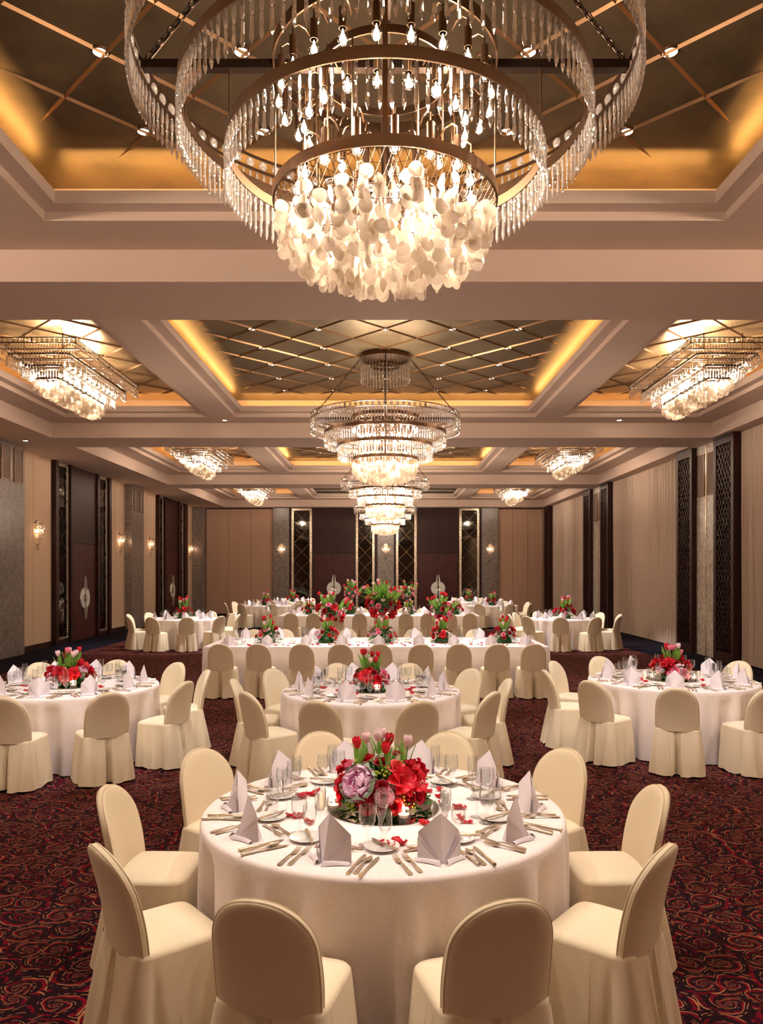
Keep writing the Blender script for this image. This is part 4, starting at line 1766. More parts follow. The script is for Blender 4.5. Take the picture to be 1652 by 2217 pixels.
def dome(root, kinds, n, R, hz, seed, lo=.05, hi=1.25, sc=(.9, 1.2), full=False, front_only=False):
    q = random.Random(seed)
    for i in range(n):
        t = (i + .5) / n
        e = (lo + (hi - lo) * (1 - (1 - t) ** .8)) if not full else -.7 + 2.0 * t
        a = i * 2.39996 + q.uniform(-.3, .3) + seed
        p = (R * math.cos(e) * math.cos(a), R * math.cos(e) * math.sin(a), hz + R * math.sin(e))
        k = q.choice(kinds)
        flower(root, k, p, q.uniform(*sc), 0, (0, 0, hz - .02))


def arrangement(x, y, z, label, group, kinds, tulips, n=18, R=.17, seed=1, nt=7, th=(.27, .35), special=(), leafy='leafy', sc=1.0):
    r = thing('flower_arrangement', label, 'flower arrangement', (x, y, z), 0, group, sc)
    obj('foliage', FL[leafy][seed % len(FL[leafy])], r, rot=(0, 0, seed), kind='stuff', sc=R / .19)
    q = random.Random(seed * 31)
    for k, p, s in special:
        flower(r, k, p, s)
    dome(r, kinds, n, R, .04, seed, .22)
    for i in range(nt):
        a = 2 * PI * i / nt + q.uniform(-.3, .3)
        rr = R * q.uniform(.15, .62)
        flower(r, tulips[i % len(tulips)], (rr * math.cos(a), rr * math.sin(a), q.uniform(*th)), q.uniform(.95, 1.15))
    return r


# ================================================================== TABLES
def round_cloth(seed, R=.915, H=.752):
    q = random.Random(seed)
    fr = [(f_, q.uniform(0, 6), k_) for f_, k_ in ((7, .45), (12, .8), (19, .9), (29, .55))]
    b = MB()
    rows = [(0, H), (.5, H), (.9, H), (.985, H - .001), (1.0, H - .008), (1.006, H - .02), (1.008, H - .05)] + [(None, H - .05 - (H - .062) * t) for t in (.08, .16, .25, .35, .45, .55, .65, .75, .85, .93, 1)]

    def fn(u, v):
        j = int(round(v * (len(rows) - 1)))
        s, z = rows[j]
        a = 2 * PI * u
        if s is None:
            t = (H - .05 - z) / (H - .062)
            w = sum(k * math.sin(f * a + p) for f, p, k in fr) / 2.0
            w = (abs(w) ** .8) * (1 if w > 0 else -1)
            r = min(R * 1.006 + .085 * t ** .5 * (w - .30), R * 1.022)
        else:
            r = R * max(s, .0005)
        return (r * math.cos(a), r * math.sin(a), z)
    b.grid(240, len(rows) - 1, fn, 0, True)
    return b.mesh('round_tablecloth', M['cloth'], True, 70)


CLOTHS = [round_cloth(s) for s in (1, 2, 3)]
b = MB()
b.lathe([(.001, .735), (.895, .735), (.905, .742), (.895, .749), (.001, .749)], 48)
TOP_ME = b.mesh('round_tabletop', M['wood'])
b = MB()
b.tube([(0, 0, 0), (0, 0, .74)], .018, 8)
TLEG = b.mesh('table_leg', M['darkmetal'])
NEAR_TABLES, SEATS = [], {}
TOPZ = .7525


def round_table(x, y, phrase, seed):
    t = thing('round_table', 'round banquet table hidden under the cloth of the ' + phrase, 'table', (x, y, 0), 0, 'round banquet tables')
    obj('tabletop', TOP_ME, t)
    for sx in (-1, 1):
        for sy in (-1, 1):
            obj('leg', TLEG, t, (sx * .5, sy * .5, 0))
    solo('tablecloth', CLOTHS[seed % 3], 'white floor-length round damask tablecloth on the ' + phrase, 'tablecloth', (x, y, 0), (0, 0, seed * 1.1), 'round white tablecloths')


def seat_places(x, y, offs, n, r):
    out = []
    for i in range(n):
        a = -PI / 2 + math.radians(offs) + 2 * PI * i / n
        out.append((x + r * math.cos(a), y + r * math.sin(a), a))
    return out


def seat_names(x, pl):
    """a findable phrase for each place round a table"""
    sides = {'door': [], 'curtain': [], 'mid': []}
    for i, (px_, py_, a) in enumerate(pl):
        d = px_ - x
        sides['mid' if abs(d) < .2 else 'door' if d < 0 else 'curtain'].append((py_, i))
    nm = {}
    for k in ('door', 'curtain'):
        for o, (yy, i) in enumerate(sorted(sides[k])):
            nm[i] = f'{ORD[o]} from front, {k} side'
    for o, (yy, i) in enumerate(sorted(sides['mid'])):
        nm[i] = 'at the very front' if o == 0 and len(sides['mid']) > 1 and True else 'at the very back'
    return nm


def put(name, me, lab, cat, x, y, z, rz, grp, sc=None):
    return solo(name, me, lab, cat, (x, y, z), (0, 0, rz), grp, sc)


def setting(cx, cy, ang, R, seat, table, level, q, z=TOPZ, straight=None):
    """everything laid at one place. ang = direction from the table centre to the seat"""
    f = Vector((-math.cos(ang), -math.sin(ang)))        # the sitter looks this way
    rt = Vector((f.y, -f.x))
    rim = Vector((cx, cy)) - f * R
    head = math.atan2(f.y, f.x) - PI / 2

    def at(lat, dep):
        p = rim + f * dep + rt * lat
        return p.x, p.y
    g = lambda s: s + ' on the ' + table
    ph = seat + ' of the ' + table
    x, y = at(q.uniform(-.015, .015), .165)
    if inframe(x, y, z, 40):
        put('folded_napkin', TW['napkin'][q.randrange(2)], 'peaked lilac-white napkin, ' + ph, 'napkin', x, y, z, head + q.uniform(-.35, .35), g('folded napkins'))
    gl = [('champagne_flute', 'flute', 'tall champagne flute', .15, .44)]
    if level >= 1:
        gl += [('water_goblet', 'goblet', 'large water goblet', .095, .375)]
    if level >= 2:
        gl += [('wine_glass', 'wine', 'smaller wine glass', .185, .365)]
    for nm, k, lb, la, de in gl:
        x, y = at(la + q.uniform(-.008, .008), de + q.uniform(-.01, .01))
        if inframe(x, y, z, 20):
            put(nm, TW[k], lb + ', ' + ph, 'glass', x, y, z, 0, g(nm.replace('_', ' ') + 's'), 1.12)
    if level >= 3:
        for nm, k, lb, la, de, rot in (('dinner_fork', 'fork', 'inner dinner fork', -.124, .15, 0), ('dinner_fork', 'fork', 'outer dinner fork', -.163, .14, 0),
                                       ('dinner_knife', 'knife', 'inner dinner knife', .132, .15, 0), ('soup_spoon', 'spoon', 'soup spoon between knives', .164, .145, 0), ('dinner_knife', 'knife', 'outer dinner knife', .198, .14, 0),
                                       ('dessert_spoon', 'spoon', 'dessert spoon above napkin', .0, .315, PI / 2), ('dessert_fork', 'fork', 'dessert fork above napkin', -.01, .285, -PI / 2)):
            x, y = at(la + q.uniform(-.004, .004), de + q.uniform(-.006, .006))
            if inframe(x, y, z, 20):
                put(nm, TW[k], lb + ', ' + ph, 'cutlery', x, y, z, head + rot + q.uniform(-.05, .05), g(nm.replace('_', ' ') + 's'))
        x, y = at(-.185, .36)
        if inframe(x, y, z, 20):
            put('side_plate', TW['plate'], 'small white side plate, ' + ph, 'plate', x, y, z, 0, g('side plates'))
            put('butter_knife', TW['knife'], 'butter knife on side plate, ' + ph, 'cutlery', x + .01, y, z + .0165, head + .5 + q.uniform(-.3, .3), g('butter knives'), .85)


def table_set(key, x, y, offs, n, phrase, level, detail, chair_r, seed, lim=None):
    q = random.Random(seed)
    round_table(x, y, phrase, seed)
    pl = seat_places(x, y, offs, n, chair_r)
    nm = seat_names(x, pl)
    for i, (sx, sy, a) in enumerate(pl):
        if inframe(sx, sy, .6, 150):
            chair(sx, sy, a + PI + q.uniform(-.07, .07), 'ivory covered chair, ' + nm[i] + ' of the ' + phrase, 'chairs at the ' + phrase, detail)
        setting(x, y, a, .915, nm[i], phrase, level, q)


# ---- the four near tables
T1, T2, T3, T4 = (-.01, 3.97), (-.146, 7.97), (-3.38, 8.25), (3.25, 8.72)
table_set('T1', T1[0], T1[1], 18, 10, 'front table', 3, True, 1.17, 1)
table_set('T2', T2[0], T2[1], 18, 10, 'middle table', 3, True, 1.17, 2)
table_set('T3', T3[0], T3[1], 0, 10, 'door-side table', 3, True, 1.18, 3)
table_set('T4', T4[0], T4[1], 18, 10, 'curtain-side table', 3, True, 1.18, 4)
# ---- far round tables
table_set('T7', -5.30, 20.2, 18, 10, 'far door-side table', 1, False, 1.2, 5)
table_set('T8', 4.72, 20.2, 18, 10, 'far curtain-side table', 1, False, 1.2, 6)
table_set('T9', -4.35, 28.0, 18, 8, 'door-side table by folding panels', 0, False, 1.2, 7)
table_set('T10', -3.75, 31.2, 18, 8, 'small table by door-side mirror', 0, False, 1.2, 8)
table_set('T11', 3.90, 28.0, 18, 8, 'curtain-side table by folding panels', 0, False, 1.2, 9)
table_set('T12', 3.45, 31.6, 18, 8, 'small table by curtain-side mirror', 0, False, 1.2, 10)

# ---- the two long tables
def long_cloth(x0, x1, y0, y1, seed):
    q = random.Random(seed)
    H = .752
    b = MB()
    per = []
    st = .04
    def side(ax, ay, bx, by):
        L = math.hypot(bx - ax, by - ay)
        n = int(L / st)
        for i in range(n):
            per.append((ax + (bx - ax) * i / n, ay + (by - ay) * i / n))
    side(x0, y0, x1, y0); side(x1, y0, x1, y1); side(x1, y1, x0, y1); side(x0, y1, x0, y0)
    n = len(per)
    cx, cy = (x0 + x1) / 2, (y0 + y1) / 2
    zs = [H, H - .002, H - .012, H - .05, .6, .45, .3, .15, .012]

    def fn(u, v):
        i = int(round(u * n)) % n
        j = int(round(v * (len(zs) - 1)))
        x, y = per[i]
        z = zs[j]
        t = max(0, (H - .05 - z) / (H - .06))
        dx = -1 if x <= x0 + 1e-6 else 1 if x >= x1 - 1e-6 else 0
        dy = -1 if y <= y0 + 1e-6 else 1 if y >= y1 - 1e-6 else 0
        o = (-.02 if j == 0 else -.004 if j == 1 else 0) + .02 * t + .022 * t * math.sin(i * .35 + seed) * math.sin(i * .13)
        return (x + dx * o, y + dy * o, z)
    b.grid(n, len(zs) - 1, fn, 0, True)
    b.quad((x0, y0, H), (x1, y0, H), (x1, y1, H), (x0, y1, H))
    return b.mesh('long_tablecloth', M['cloth'], True, 70)


def long_table(x0, x1, y0, y1, phrase, seed, xs, level, detail):
    q = random.Random(seed)
    t = thing('long_table', 'long banquet table hidden under the cloth of the ' + phrase, 'table', ((x0 + x1) / 2, (y0 + y1) / 2, 0), 0, 'long banquet tables')
    b = MB()
    w, d = (x1 - x0) / 2 - .02, (y1 - y0) / 2 - .02
    b.box(-w, w, -d, d, .72, .749)
    obj('tabletop', b.mesh('long_tabletop', M['wood'], False), t)
    for sx in (-1, 0, 1):
        for sy in (-1, 1):
            obj('leg', TLEG, t, (sx * (w - .2), sy * (d - .2), 0))
    solo('tablecloth', long_cloth(x0, x1, y0, y1, seed), 'white floor-length cloth over the ' + phrase, 'tablecloth')
    for k, X in enumerate(xs):
        for yy, face, sd in ((y0 - .30, PI / 2, 'camera side'), (y1 + .32, -PI / 2, 'far side')):
            chair(X + q.uniform(-.02, .02), yy + q.uniform(-.02, .02), face + q.uniform(-.05, .05), f'ivory covered chair, {ORD[k]} from the door end, {sd} of the {phrase}', 'chairs along the ' + phrase, detail)
            setting(X, y0 if face > 0 else y1, -face, 0, f'{ORD[k]} from door end, {sd}', phrase, level, q)


XS = [-2.55, -1.94, -1.30, -.70, -.10, .55, 1.14, 1.74, 2.30]
long_table(-2.95, 2.66, 12.42, 14.30, 'front long table', 1, XS, 1, False)
long_table(-2.95, 2.62, 21.2, 23.0, 'back long table', 2, XS, 0, False)

# ================================================================== CENTREPIECES
MD = MB()
MD.lathe([(.001, 0), (.285, 0), (.288, .003), (.285, .006), (.001, .006)], 64)
MDISC = MD.mesh('mirror_tray', M['mirrordisc'])
TZ = TOPZ + .0075


def tray(x, y, phrase):
    solo('mirror_tray', MDISC, 'round mirror tray under the flowers on the ' + phrase, 'tray', (x, y, TOPZ + .0005), None, 'mirror trays under the flowers')


# front table
tray(T1[0], T1[1], 'front table')
r = thing('flower_arrangement', 'large arrangement with purple kale, scarlet amaryllis and tulips on the front table', 'flower arrangement', (T1[0], T1[1] - .02, TZ + .004))
obj('foliage', FL['leafy'][0], r, kind='stuff')
for k, p, s in (('kale', (-.105, -.125, .145), 1.12), ('lily_red', (.085, -.13, .155), .95), ('lily_red', (.145, -.08, .135), .9), ('lily_deep', (.13, -.05, .19), .8),
                ('rose_pale', (.005, -.195, .105), 1.25), ('rose_red', (-.035, -.185, .115), 1.1), ('rose_red', (-.025, -.192, .07), 1.25), ('rose_red', (-.005, -.18, .145), 1.0),
                ('rose_scarlet', (-.08, -.19, .060), 1.1), ('rose_scarlet', (.055, -.195, .062), 1.1), ('rose_scarlet', (.17, -.12, .085), 1.0), ('rose_red', (.12, -.15, .08), 1.1), ('rose_scarlet', (.185, -.05, .075), 1.1),
                ('rose_coral', (.065, -.10, .215), 1.3), ('lily_deep', (-.19, -.04, .12), .8), ('lily_deep', (-.185, .0, .19), .7), ('rose_scarlet', (-.2, -.05, .07), 1.3), ('rose_pink', (-.17, -.03, .21), 1.0), ('rose_scarlet', (-.19, -.08, .15), 1.1),
                ('rose_red', (-.01, -.06, .235), 1.0), ('rose_scarlet', (-.08, -.03, .245), 1.0), ('blossom_red', (.07, .02, .26), .9), ('blossom_pink', (-.02, -.03, .255), .8), ('blossom_pink', (.2, -.06, .13), .9), ('lily_deep', (.17, .05, .17), .8),
                ('berry', (-.14, -.155, .055), 1.3), ('berry', (-.16, -.13, .05), 1.1), ('berry', (.02, -.13, .205), 1.0), ('berry', (-.02, -.14, .2), .9), ('berry', (-.13, -.03, .23), .9), ('berry', (.08, -.17, .09), .9), ('berry', (.145, -.15, .06), .8), ('berry', (.075, -.03, .235), .8)):
    flower(r, k, p, s, centre=(0, 0, .04))
dome(r, ['rose_scarlet', 'rose_pink', 'berry', 'blossom_pink', 'rose_red', 'berry'], 9, .175, .03, 4, .25, .8)
g_ = MB()
q = random.Random(9)
for i in range(90):
    a = -PI / 2 + q.uniform(-1.9, 1.9)
    rr = q.uniform(.17, .215)
    blade(g_, (rr * math.cos(a), rr * math.sin(a), q.uniform(.006, .07)), (math.cos(a), math.sin(a), q.uniform(.0, .9)), q.uniform(.03, .055), q.uniform(.011, .019), q.uniform(-.005, .01), 0 if q.random() < .7 else 1, 3)
for v_ in range(len(g_.v)):
    g_.v[v_] = (g_.v[v_][0], g_.v[v_][1], max(.003, g_.v[v_][2]))
obj('low_foliage', g_.mesh('low_foliage', [M['leaf'], M['darkleaf']], True, 70), r, kind='stuff')
for k, zx, zy, yy in (('tulip_red', 555, 235, -.03), ('tulip_pink', 650, 185, .02), ('tulip_pink', 772, 165, -.02), ('tulip_pink', 812, 140, .05), ('tulip_deep', 890, 200, .03), ('tulip_red', 850, 290, -.09), ('tulip_pink', 1080, 215, .0), ('tulip_pink', 845, 250, .07)):
    ppx, ppy = 660 + zx * .2058, 1560 + zy * .2058
    d = T1[1] - .02 + yy
    flower(r, k, ((ppx - VPX) / FPX * d - T1[0], yy, EYE - (ppy - VPY) / FPX * d - TZ - .030), 1.0, lean=.28)
# the others
tray(T2[0], T2[1], 'middle table')
arrangement(T2[0], T2[1], TZ, 'round arrangement of red and pink roses with tulips on the middle table', None, ['rose_scarlet', 'rose_red', 'berry', 'rose_pink', 'blossom_pink', 'berry'], ['tulip_red', 'tulip_pink', 'tulip_deep', 'tulip_pink'], 22, .185, 3, 9, (.27, .37),
            (('lily_red', (-.05, -.15, .13), 1.0), ('rose_scarlet', (.03, -.18, .10), 1.2), ('rose_scarlet', (.07, -.17, .12), 1.2), ('rose_scarlet', (.06, -.19, .06), 1.2), ('rose_pale', (.12, -.12, .14), 1.3), ('rose_pink', (.13, -.13, .17), 1.1)))
tray(T3[0], T3[1], 'door-side table')
arrangement(T3[0], T3[1], TZ, 'arrangement with pink blossoms, red amaryllis and pale tulips on the door-side table', None, ['rose_scarlet', 'rose_pink', 'blossom_pink', 'lily_deep', 'berry'], ['tulip_pink', 'tulip_red', 'tulip_rose', 'tulip_pink', 'tulip_deep'], 20, .19, 6, 9, (.27, .35),
            (('lily_red', (.03, -.17, .10), 1.0), ('lily_red', (.09, -.13, .13), .9), ('lily_deep', (-.04, -.16, .14), 1.0), ('blossom_pink', (-.13, -.14, .10), 1.5), ('blossom_pink', (-.10, -.16, .06), 1.4), ('rose_pink', (-.18, -.08, .10), 1.2), ('kale', (.16, -.08, .16), .6)))
tray(T4[0], T4[1], 'curtain-side table')
arrangement(T4[0], T4[1], TZ, 'arrangement with pink roses in front and rosy tulips on the curtain-side table', None, ['rose_red', 'lily_deep', 'rose_scarlet', 'berry'], ['tulip_rose', 'tulip_rose', 'tulip_pink', 'tulip_deep', 'tulip_deep'], 20, .185, 9, 8, (.27, .36),
            (('rose_pink', (-.03, -.18, .11), 1.3), ('rose_pink', (-.07, -.18, .06), 1.3), ('rose_pink', (.07, -.18, .08), 1.4), ('rose_pink', (.10, -.16, .05), 1.1), ('blossom_pink', (.02, -.16, .15), 1.5), ('lily_deep', (.12, -.10, .15), .9), ('lily_deep', (-.12, -.10, .15), .8), ('kale', (-.16, -.10, .10), .6)))
for (x, y, ph) in ((-5.30, 20.2, 'far door-side table'), (4.72, 20.2, 'far curtain-side table'), (-4.35, 28.0, 'door-side table by folding panels'), (-3.75, 31.2, 'small table by door-side mirror'), (3.9, 28.0, 'curtain-side table by folding panels'), (3.45, 31.6, 'small table by curtain-side mirror')):
    arrangement(x, y, TZ, 'red and pink tulip arrangement on the ' + ph, 'tulip arrangements on the far round tables', ['rose_scarlet', 'rose_red', 'rose_pink', 'lily_deep'], ['tulip_red', 'tulip_pink', 'tulip_deep', 'tulip_rose'], 14, .19, int(abs(x * 10)) % 7 + 1, 8, (.27, .42), sc=1.25 if y < 25 else 1.1)


def glass_vase(root, H):
    b = MB()
    b.lathe([(.001, .004), (.075, .0), (.075, .008), (.035, .02), (.03, .05), (.038, .3), (.06, H), (.057, H), (.035, .3), (.027, .06), (.001, .05)], 20)
    obj('glass_vase', b.mesh('tall_vase', M['glass']), root)


def tall_arrangement(x, y, H, R, label, seed, spray, sc=1.0, n=22):
    q = random.Random(seed)
    r = thing('tall_flower_arrangement', label, 'flower arrangement', (x, y, TOPZ), 0, 'tall vase arrangements on the long tables', sc)
    glass_vase(r, H)
    obj('foliage', FL['leafy_ball'][0], r, (0, 0, H + R * .75), (0, 0, seed), R / .2, 'stuff')
    for i in range(n):
        t = (i + .5) / n
        e = -.75 + 1.75 * t
        a = i * 2.39996 + seed
        p = (R * math.cos(e) * math.cos(a), R * math.cos(e) * math.sin(a), H + R * .75 + R * math.sin(e))
        flower(r, q.choice(['lily_deep', 'rose_red', 'rose_scarlet', 'rose_pink', 'rose_pink', 'blossom_pink', 'berry']), p, q.uniform(1.0, 1.5), 0, (0, 0, H + R * .7))
    for i in range(spray):
        a = 2 * PI * i / spray + q.uniform(-.3, .3)
        e = q.uniform(.35, 1.35)
        L = R * q.uniform(1.5, 1.9)
        flower(r, q.choice(['tulip_red', 'tulip_pink', 'tulip_deep', 'tulip_rose']), (L * math.cos(e) * math.cos(a), L * math.cos(e) * math.sin(a), H + R * .8 + L * math.sin(e)), 1.15, 0, (0, 0, H + R * .5), lean=1.1)
    if R > .21:
        g = MB()
        for i in range(60):
            a, e = q.uniform(0, 2 * PI), q.uniform(.2, 1.4)
            blade(g, (0, 0, H + R), (math.cos(a) * math.cos(e), math.sin(a) * math.cos(e), math.sin(e)), q.uniform(.3, .46), .011, q.uniform(0, .1), 0, 7)
        obj('leaf_spray', g.mesh('leaf_spray', M['tulipleaf'], True, 70), r, kind='stuff')
    return r


YT = 13.25
LOWL = ['low red and pink arrangement at the door end of the front long table', 'low red arrangement under the door-side tall vase, front long table', 'wide dark-leaved arrangement at the middle of the front long table',
        'low red arrangement under the curtain-side tall vase, front long table', 'low red arrangement at the curtain end of the front long table']
for i, X in enumerate((-2.02, -1.02, -.05, .98, 2.05)):
    arrangement(X, YT, TOPZ, LOWL[i], 'low arrangements on the long tables', ['lily_deep', 'rose_scarlet', 'rose_pink', 'rose_red', 'blossom_pink', 'rose_coral'], ['tulip_red', 'tulip_deep', 'tulip_pink'], 17, .20 if i != 2 else .24, 11 + i, 7, (.30, .42),
                (('kale', (-.11, -.11, .15), .7),) if i in (1, 2) else ())
tall_arrangement(-.98, YT + .38, .36, .185, 'tall vase with a red flower ball, door side of the front long table', 3, 8)
tall_arrangement(1.00, YT + .38, .36, .185, 'tall vase with a red flower ball, curtain side of the front long table', 5, 8)
tall_arrangement(-.04, YT + .42, .46, .235, 'tallest flower vase with long green sprays, middle of the front long table', 7, 14, n=32)
YT2 = 22.1
for i, X in enumerate((-2.16, -1.01, .69, 2.0)):
    arrangement(X, YT2, TOPZ, f'low red and pink arrangement, {ORD[i]} from the door end of the back long table', 'low arrangements on the long tables', ['lily_deep', 'rose_scarlet', 'rose_pink', 'rose_red', 'blossom_pink'], ['tulip_red', 'tulip_pink'], 15, .21, 21 + i, 6, (.28, .40),
                (('kale', (.12, -.12, .12), .7),) if i == 2 else ())
tall_arrangement(-.99, YT2 + .4, .45, .19, 'far tall vase with red flowers, door side of the back long table', 8, 8)
tall_arrangement(.66, YT2 + .4, .45, .19, 'far tall vase with red flowers, curtain side of the back long table', 9, 8)


def candle_stand(x, y, H, label):
    r = thing('tall_candle_holder', label, 'candle holder', (x, y, TOPZ), 0, 'tall glass candle holders on the long tables')
    b = MB()
    b.lathe([(.001, .004), (.06, 0), (.062, .003), (.02, .014), (.007, .04), (.009, .12), (.006, .2), (.009, H - .1), (.02, H - .085), (.052, H - .06), (.055, H + .06), (.053, H + .06), (.050, H - .055), (.001, H - .07)], 18)
    obj('glass_stem', b.mesh('candle_stem', M['glass']), r)
    c = MB()
    c.lathe([(.001, H - .055), (.038, H - .055), (.038, H - .01), (.001, H - .012)], 16)
    k = obj('candle', c.mesh('pillar_candle', M['wax']), r)
    obj('flame', FLAME, k, (0, 0, H - .05), None, 1.15)


for i, X in enumerate((-2.05, -.47, .36, 2.03)):
    candle_stand(X, YT + (.25 if i in (0, 3) else .05), .56, f'tall glass candle holder, {ORD[i]} from the door end of the front long table')
    candle_stand(X * .8, YT2 - .1, .52, f'distant tall glass candle holder, {ORD[i]} from the door end of the back long table')
q = random.Random(77)
for i, X in enumerate((-2.40, -1.55, -.62, .42, 1.45, 2.42)):
    votive(X, 13.02 + q.uniform(-.03, .03), TOPZ, f'small lit votive candle, {ORD[i]} from the door end of the front long table', 'votive candles on the front long table')
# votives on the round tables
for (T, ph, pts) in ((T1, 'front table', ((-.25, -.095, 'door side'), (.10, -.25, 'front'))), (T2, 'middle table', ((-.21, -.1, 'door side'), (.06, -.235, 'front'), (.23, .05, 'curtain side'))),
                     (T3, 'door-side table', ((-.24, -.04, 'door side'), (.12, -.22, 'front'), (.25, .02, 'curtain side'))), (T4, 'curtain-side table', ((-.235, -.1, 'door side'), (.15, -.2, 'front'))),
                     ((-5.30, 20.2), 'far door-side table', ((-.28, -.2, 'door side'), (.2, -.3, 'front'))), ((4.72, 20.2), 'far curtain-side table', ((.28, -.2, 'curtain side'), (-.1, -.35, 'front')))):
    for dx, dy, sd in pts:
        k_ = 1.0 if T is T1 else 1.1
        dx, dy = dx * k_, dy * k_
        votive(T[0] + dx, T[1] + dy, TZ if math.hypot(dx, dy) < .285 else TOPZ, f'lit votive candle in a glass, {sd} of flowers, {ph}', 'votive candles on the ' + ph)
# salt and pepper
for (T, ph) in ((T1, 'front table'), (T2, 'middle table'), (T3, 'door-side table'), (T4, 'curtain-side table')):
    for sx, sd in ((-1, 'door side'), (1, 'curtain side')):
        for k, w in ((0, 'front one'), (1, 'rear one')):
            X, Y = T[0] + sx * (.325 - .012 * k), T[1] - .03 + k * .055
            solo('salt_shaker' if k == 0 else 'pepper_shaker', TW['shaker'], f'white china shaker, {w} of the pair, {sd} of flowers, {ph}', 'shaker', (X, Y, TOPZ), None, 'china shakers on the ' + ph)
# loose petals
for (T, ph, n) in ((T1, 'front table', 46), (T2, 'middle table', 34), (T3, 'door-side table', 28), (T4, 'curtain-side table', 28)):
    for i in range(n):
        a, rr = q.uniform(0, 2 * PI), q.uniform(.31, .56)
        if i % 3:
            a, rr = a_ + q.uniform(-.12, .12), r_ + q.uniform(-.045, .045)
        else:
            a_, r_ = a, rr
        x, y = T[0] + rr * math.cos(a), T[1] + rr * math.sin(a)
        if inframe(x, y, TOPZ):
            solo('rose_petal', PET[i % 3], 'loose red rose petal scattered on the cloth of the ' + ph, 'petal', (x, y, TOPZ + .001), (q.uniform(-.2, .2), q.uniform(-.2, .2), q.uniform(0, 6)), 'loose petals on the ' + ph, q.uniform(.8, 1.15))
for i in range(70):
    x, y = q.uniform(-2.8, 2.5), q.uniform(12.6, 13.1)
    solo('rose_petal', PET[i % 3], 'loose red rose petal scattered along the front long table', 'petal', (x, y, TOPZ + .001), (0, 0, q.uniform(0, 6)), 'loose petals on the front long table', q.uniform(.9, 1.3))
# ================================================================== LIGHT
def light(name, kind, loc, energy, col, **kw):
    d = bpy.data.lights.new(name, kind)
    d.energy = energy
    d.color = col
    for k, v in kw.items():
        setattr(d, k, v)
    o = bpy.data.objects.new(name, d)
    COL.objects.link(o)
    o.location = loc
    return o


def aim(o, p):
    d = Vector(p) - o.location
    o.rotation_euler = d.to_track_quat('-Z', 'Y').to_euler()


WARM, MID, COOL, AMBER = (1.0, .77, .59), (1.0, .91, .86), (1.0, .95, .96), (1.0, .52, .17)
E_ROUND, E_RECT, E_COVE, E_SPOT = 2.1, 2.2, 1.3, 1.3
for i, y in enumerate(CH_Y + [-5.2]):  # last entry is unseen fill added behind the camera, with no chandelier there
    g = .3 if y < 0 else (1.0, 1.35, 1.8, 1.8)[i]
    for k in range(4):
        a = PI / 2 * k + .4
        light('bowl_and_fill_glow', 'POINT', (.40 * math.cos(a), y + .40 * math.sin(a), 3.73), 8 * min(g, 1.2) * E_ROUND, WARM, shadow_soft_size=.06)
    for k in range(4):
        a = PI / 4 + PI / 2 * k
        light('chandelier_and_fill_glow', 'POINT', (.47 * math.cos(a), y + .47 * math.sin(a), 4.22), 42 * g * E_ROUND, WARM, shadow_soft_size=.09)
    light('bowl_and_fill_glow', 'POINT', (0, y, 3.66), 17 * min(g, 1.2) * E_ROUND, WARM, shadow_soft_size=.10)
    light('bowl_and_fill_glow', 'POINT', (0, y, 4.02), 14 * g * E_ROUND, WARM, shadow_soft_size=.10)
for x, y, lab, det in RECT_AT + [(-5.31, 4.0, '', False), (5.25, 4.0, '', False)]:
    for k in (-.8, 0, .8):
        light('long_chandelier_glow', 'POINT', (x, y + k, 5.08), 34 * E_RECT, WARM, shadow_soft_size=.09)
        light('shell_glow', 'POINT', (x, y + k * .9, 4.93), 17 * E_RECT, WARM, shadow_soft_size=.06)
for bi, (y0, y1) in enumerate(BAYS):
    h0, h1 = y0 + .65 + .165, y1 - .65 - .165
    for key, (hx0, hx1) in HOLES.items():
        if bi == 0 and key != 'centre' or (bi == 3 and key == 'centre'):
            continue
        e = (1.0 if key == 'centre' else .45) * E_COVE
        a0, a1 = hx0 + .165, hx1 - .165
        o = .17
        for (cx, cy, L, rz) in (((a0 + a1) / 2, h0 - o, a1 - a0, 0), ((a0 + a1) / 2, h1 + o, a1 - a0, 0), (a0 - o, (h0 + h1) / 2, h1 - h0, PI / 2), (a1 + o, (h0 + h1) / 2, h1 - h0, PI / 2)):
            l = light('cove_strip', 'AREA', (cx, cy, ZL + .05), 5.0 * L * e, AMBER, shape='RECTANGLE', size=L, size_y=.03)
            l.rotation_euler = (PI, 0, rz)


def spot(x, y, tgt, e, col=COOL, ang=34, z=ZP - .03, blend=.35, soft=.035):
    l = light('downlight_beam', 'SPOT', (x, y, z), e, col, spot_size=math.radians(ang), spot_blend=blend, shadow_soft_size=soft)
    aim(l, tgt)


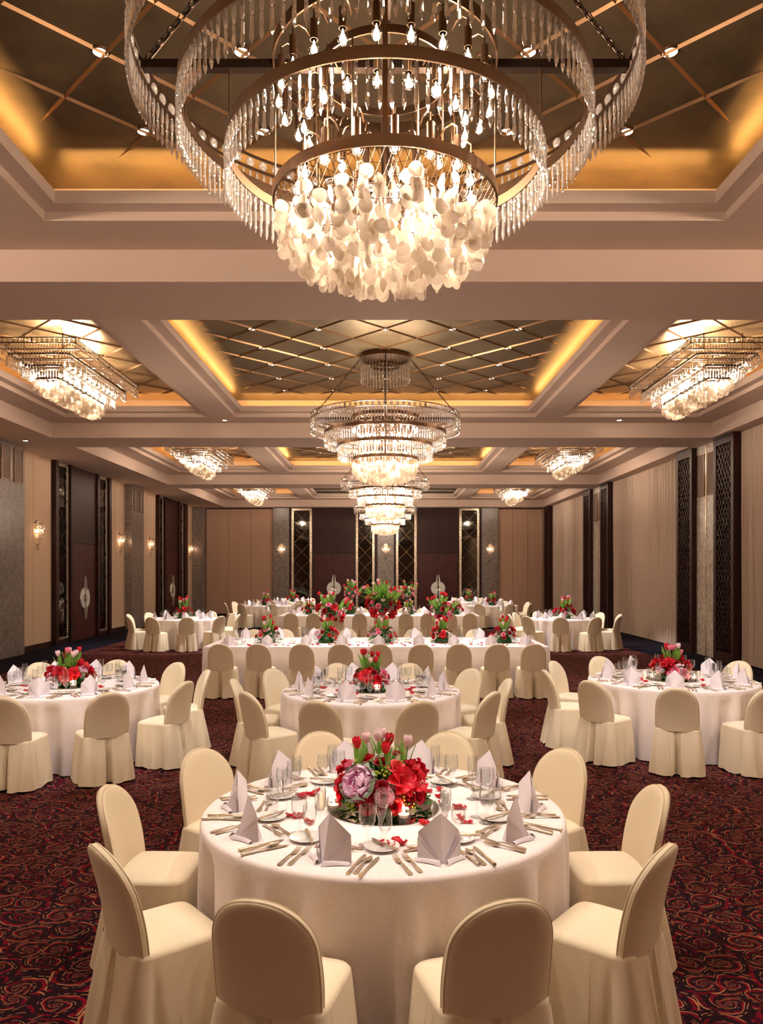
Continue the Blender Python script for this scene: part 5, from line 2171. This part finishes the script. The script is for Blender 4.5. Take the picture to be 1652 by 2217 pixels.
for x in (-2.03, 2.03):
    for y in (3.5, 4.49):
        spot(x, y, (T1[0], T1[1], .75), 165 * E_SPOT, MID)
for x in (-1.02, 1.02):
    spot(x, 1.52, (T1[0], T1[1] - .05, .9), 100 * E_SPOT, COOL, 13, ZP - .03, .8)
for x in (-2.03, 2.03):
    spot(x, 6.47, (T2[0], T2[1], .75), 300 * E_SPOT, COOL)
    spot(x, 9.75, (T2[0], T2[1], .75), 260 * E_SPOT, COOL)
for (x, y, T) in ((-2.03, 6.47, T3), (-2.03, 5.48, T3), (-2.03, 10.73, T3), (2.03, 6.47, T4), (2.03, 5.48, T4), (2.03, 10.73, T4)):
    spot(x, y, (T[0], T[1], .75), 300 * E_SPOT, COOL)
for X in (-2.03, -1.02, 0, 1.02, 2.03):
    spot(X, 11.73, (X, 13.2, .75), 230 * E_SPOT, COOL, 40)
    spot(X, 14.72, (X, 13.4, .75), 200 * E_SPOT, COOL, 40)
    spot(X, 20.9, (X, 22.0, .75), 260 * E_SPOT, COOL, 40)
    spot(X, 23.9, (X, 22.2, .75), 200 * E_SPOT, COOL, 40)
for (x, y) in ((-5.30, 20.2), (4.72, 20.2)):
    spot(x * .5, 19.4, (x, y, .75), 900 * E_SPOT, COOL, 40)
    spot(x * .5, 21.6, (x, y, .75), 420 * E_SPOT, COOL, 38)
for (x, y) in ((-4.35, 28.0), (-3.75, 31.2), (3.9, 28.0), (3.45, 31.6)):
    spot(x * .58, 29.0, (x, y, .75), 900 * E_SPOT, COOL, 40)
for i in range(len(SCONCE_AT)):
    (x, y, z), rz = SCONCE_AT[i]
    light('sconce_glow', 'POINT', (x + .085 * math.cos(rz), y + .085 * math.sin(rz), z + .02), 6, (1, .6, .36), shadow_soft_size=.06)
for (T, pts) in ((T1, ((-.235, -.085), (.10, -.235))), (T2, ((.06, -.235),)), (T3, ((.12, -.22),)), (T4, ((-.235, -.1), (.15, -.2)))):
    for dx, dy in pts:
        light('candle_glow', 'POINT', (T[0] + dx, T[1] + dy, TZ + .062), .5, (1, .6, .28), shadow_soft_size=.008)

w = bpy.data.worlds.new('world')
scene.world = w
w.use_nodes = True
w.node_tree.nodes['Background'].inputs[0].default_value = (.9, .7, .5, 1)
w.node_tree.nodes['Background'].inputs[1].default_value = .02

scene.view_settings.view_transform = 'Standard'
scene.view_settings.look = 'None'
scene.view_settings.exposure = 0.0
scene.view_settings.gamma = 1.0
scene.view_settings.use_curve_mapping = False
cy = scene.cycles
cy.use_denoising = True
cy.denoiser = 'OPENIMAGEDENOISE'
cy.max_bounces = 6
cy.diffuse_bounces = 3
cy.glossy_bounces = 3
cy.transmission_bounces = 4
cy.transparent_max_bounces = 11
cy.caustics_reflective = False
cy.caustics_refractive = False
cy.sample_clamp_indirect = 3.0
cy.use_adaptive_sampling = True
cy.adaptive_threshold = 0.12
cy.adaptive_min_samples = 16
cy.use_light_tree = True
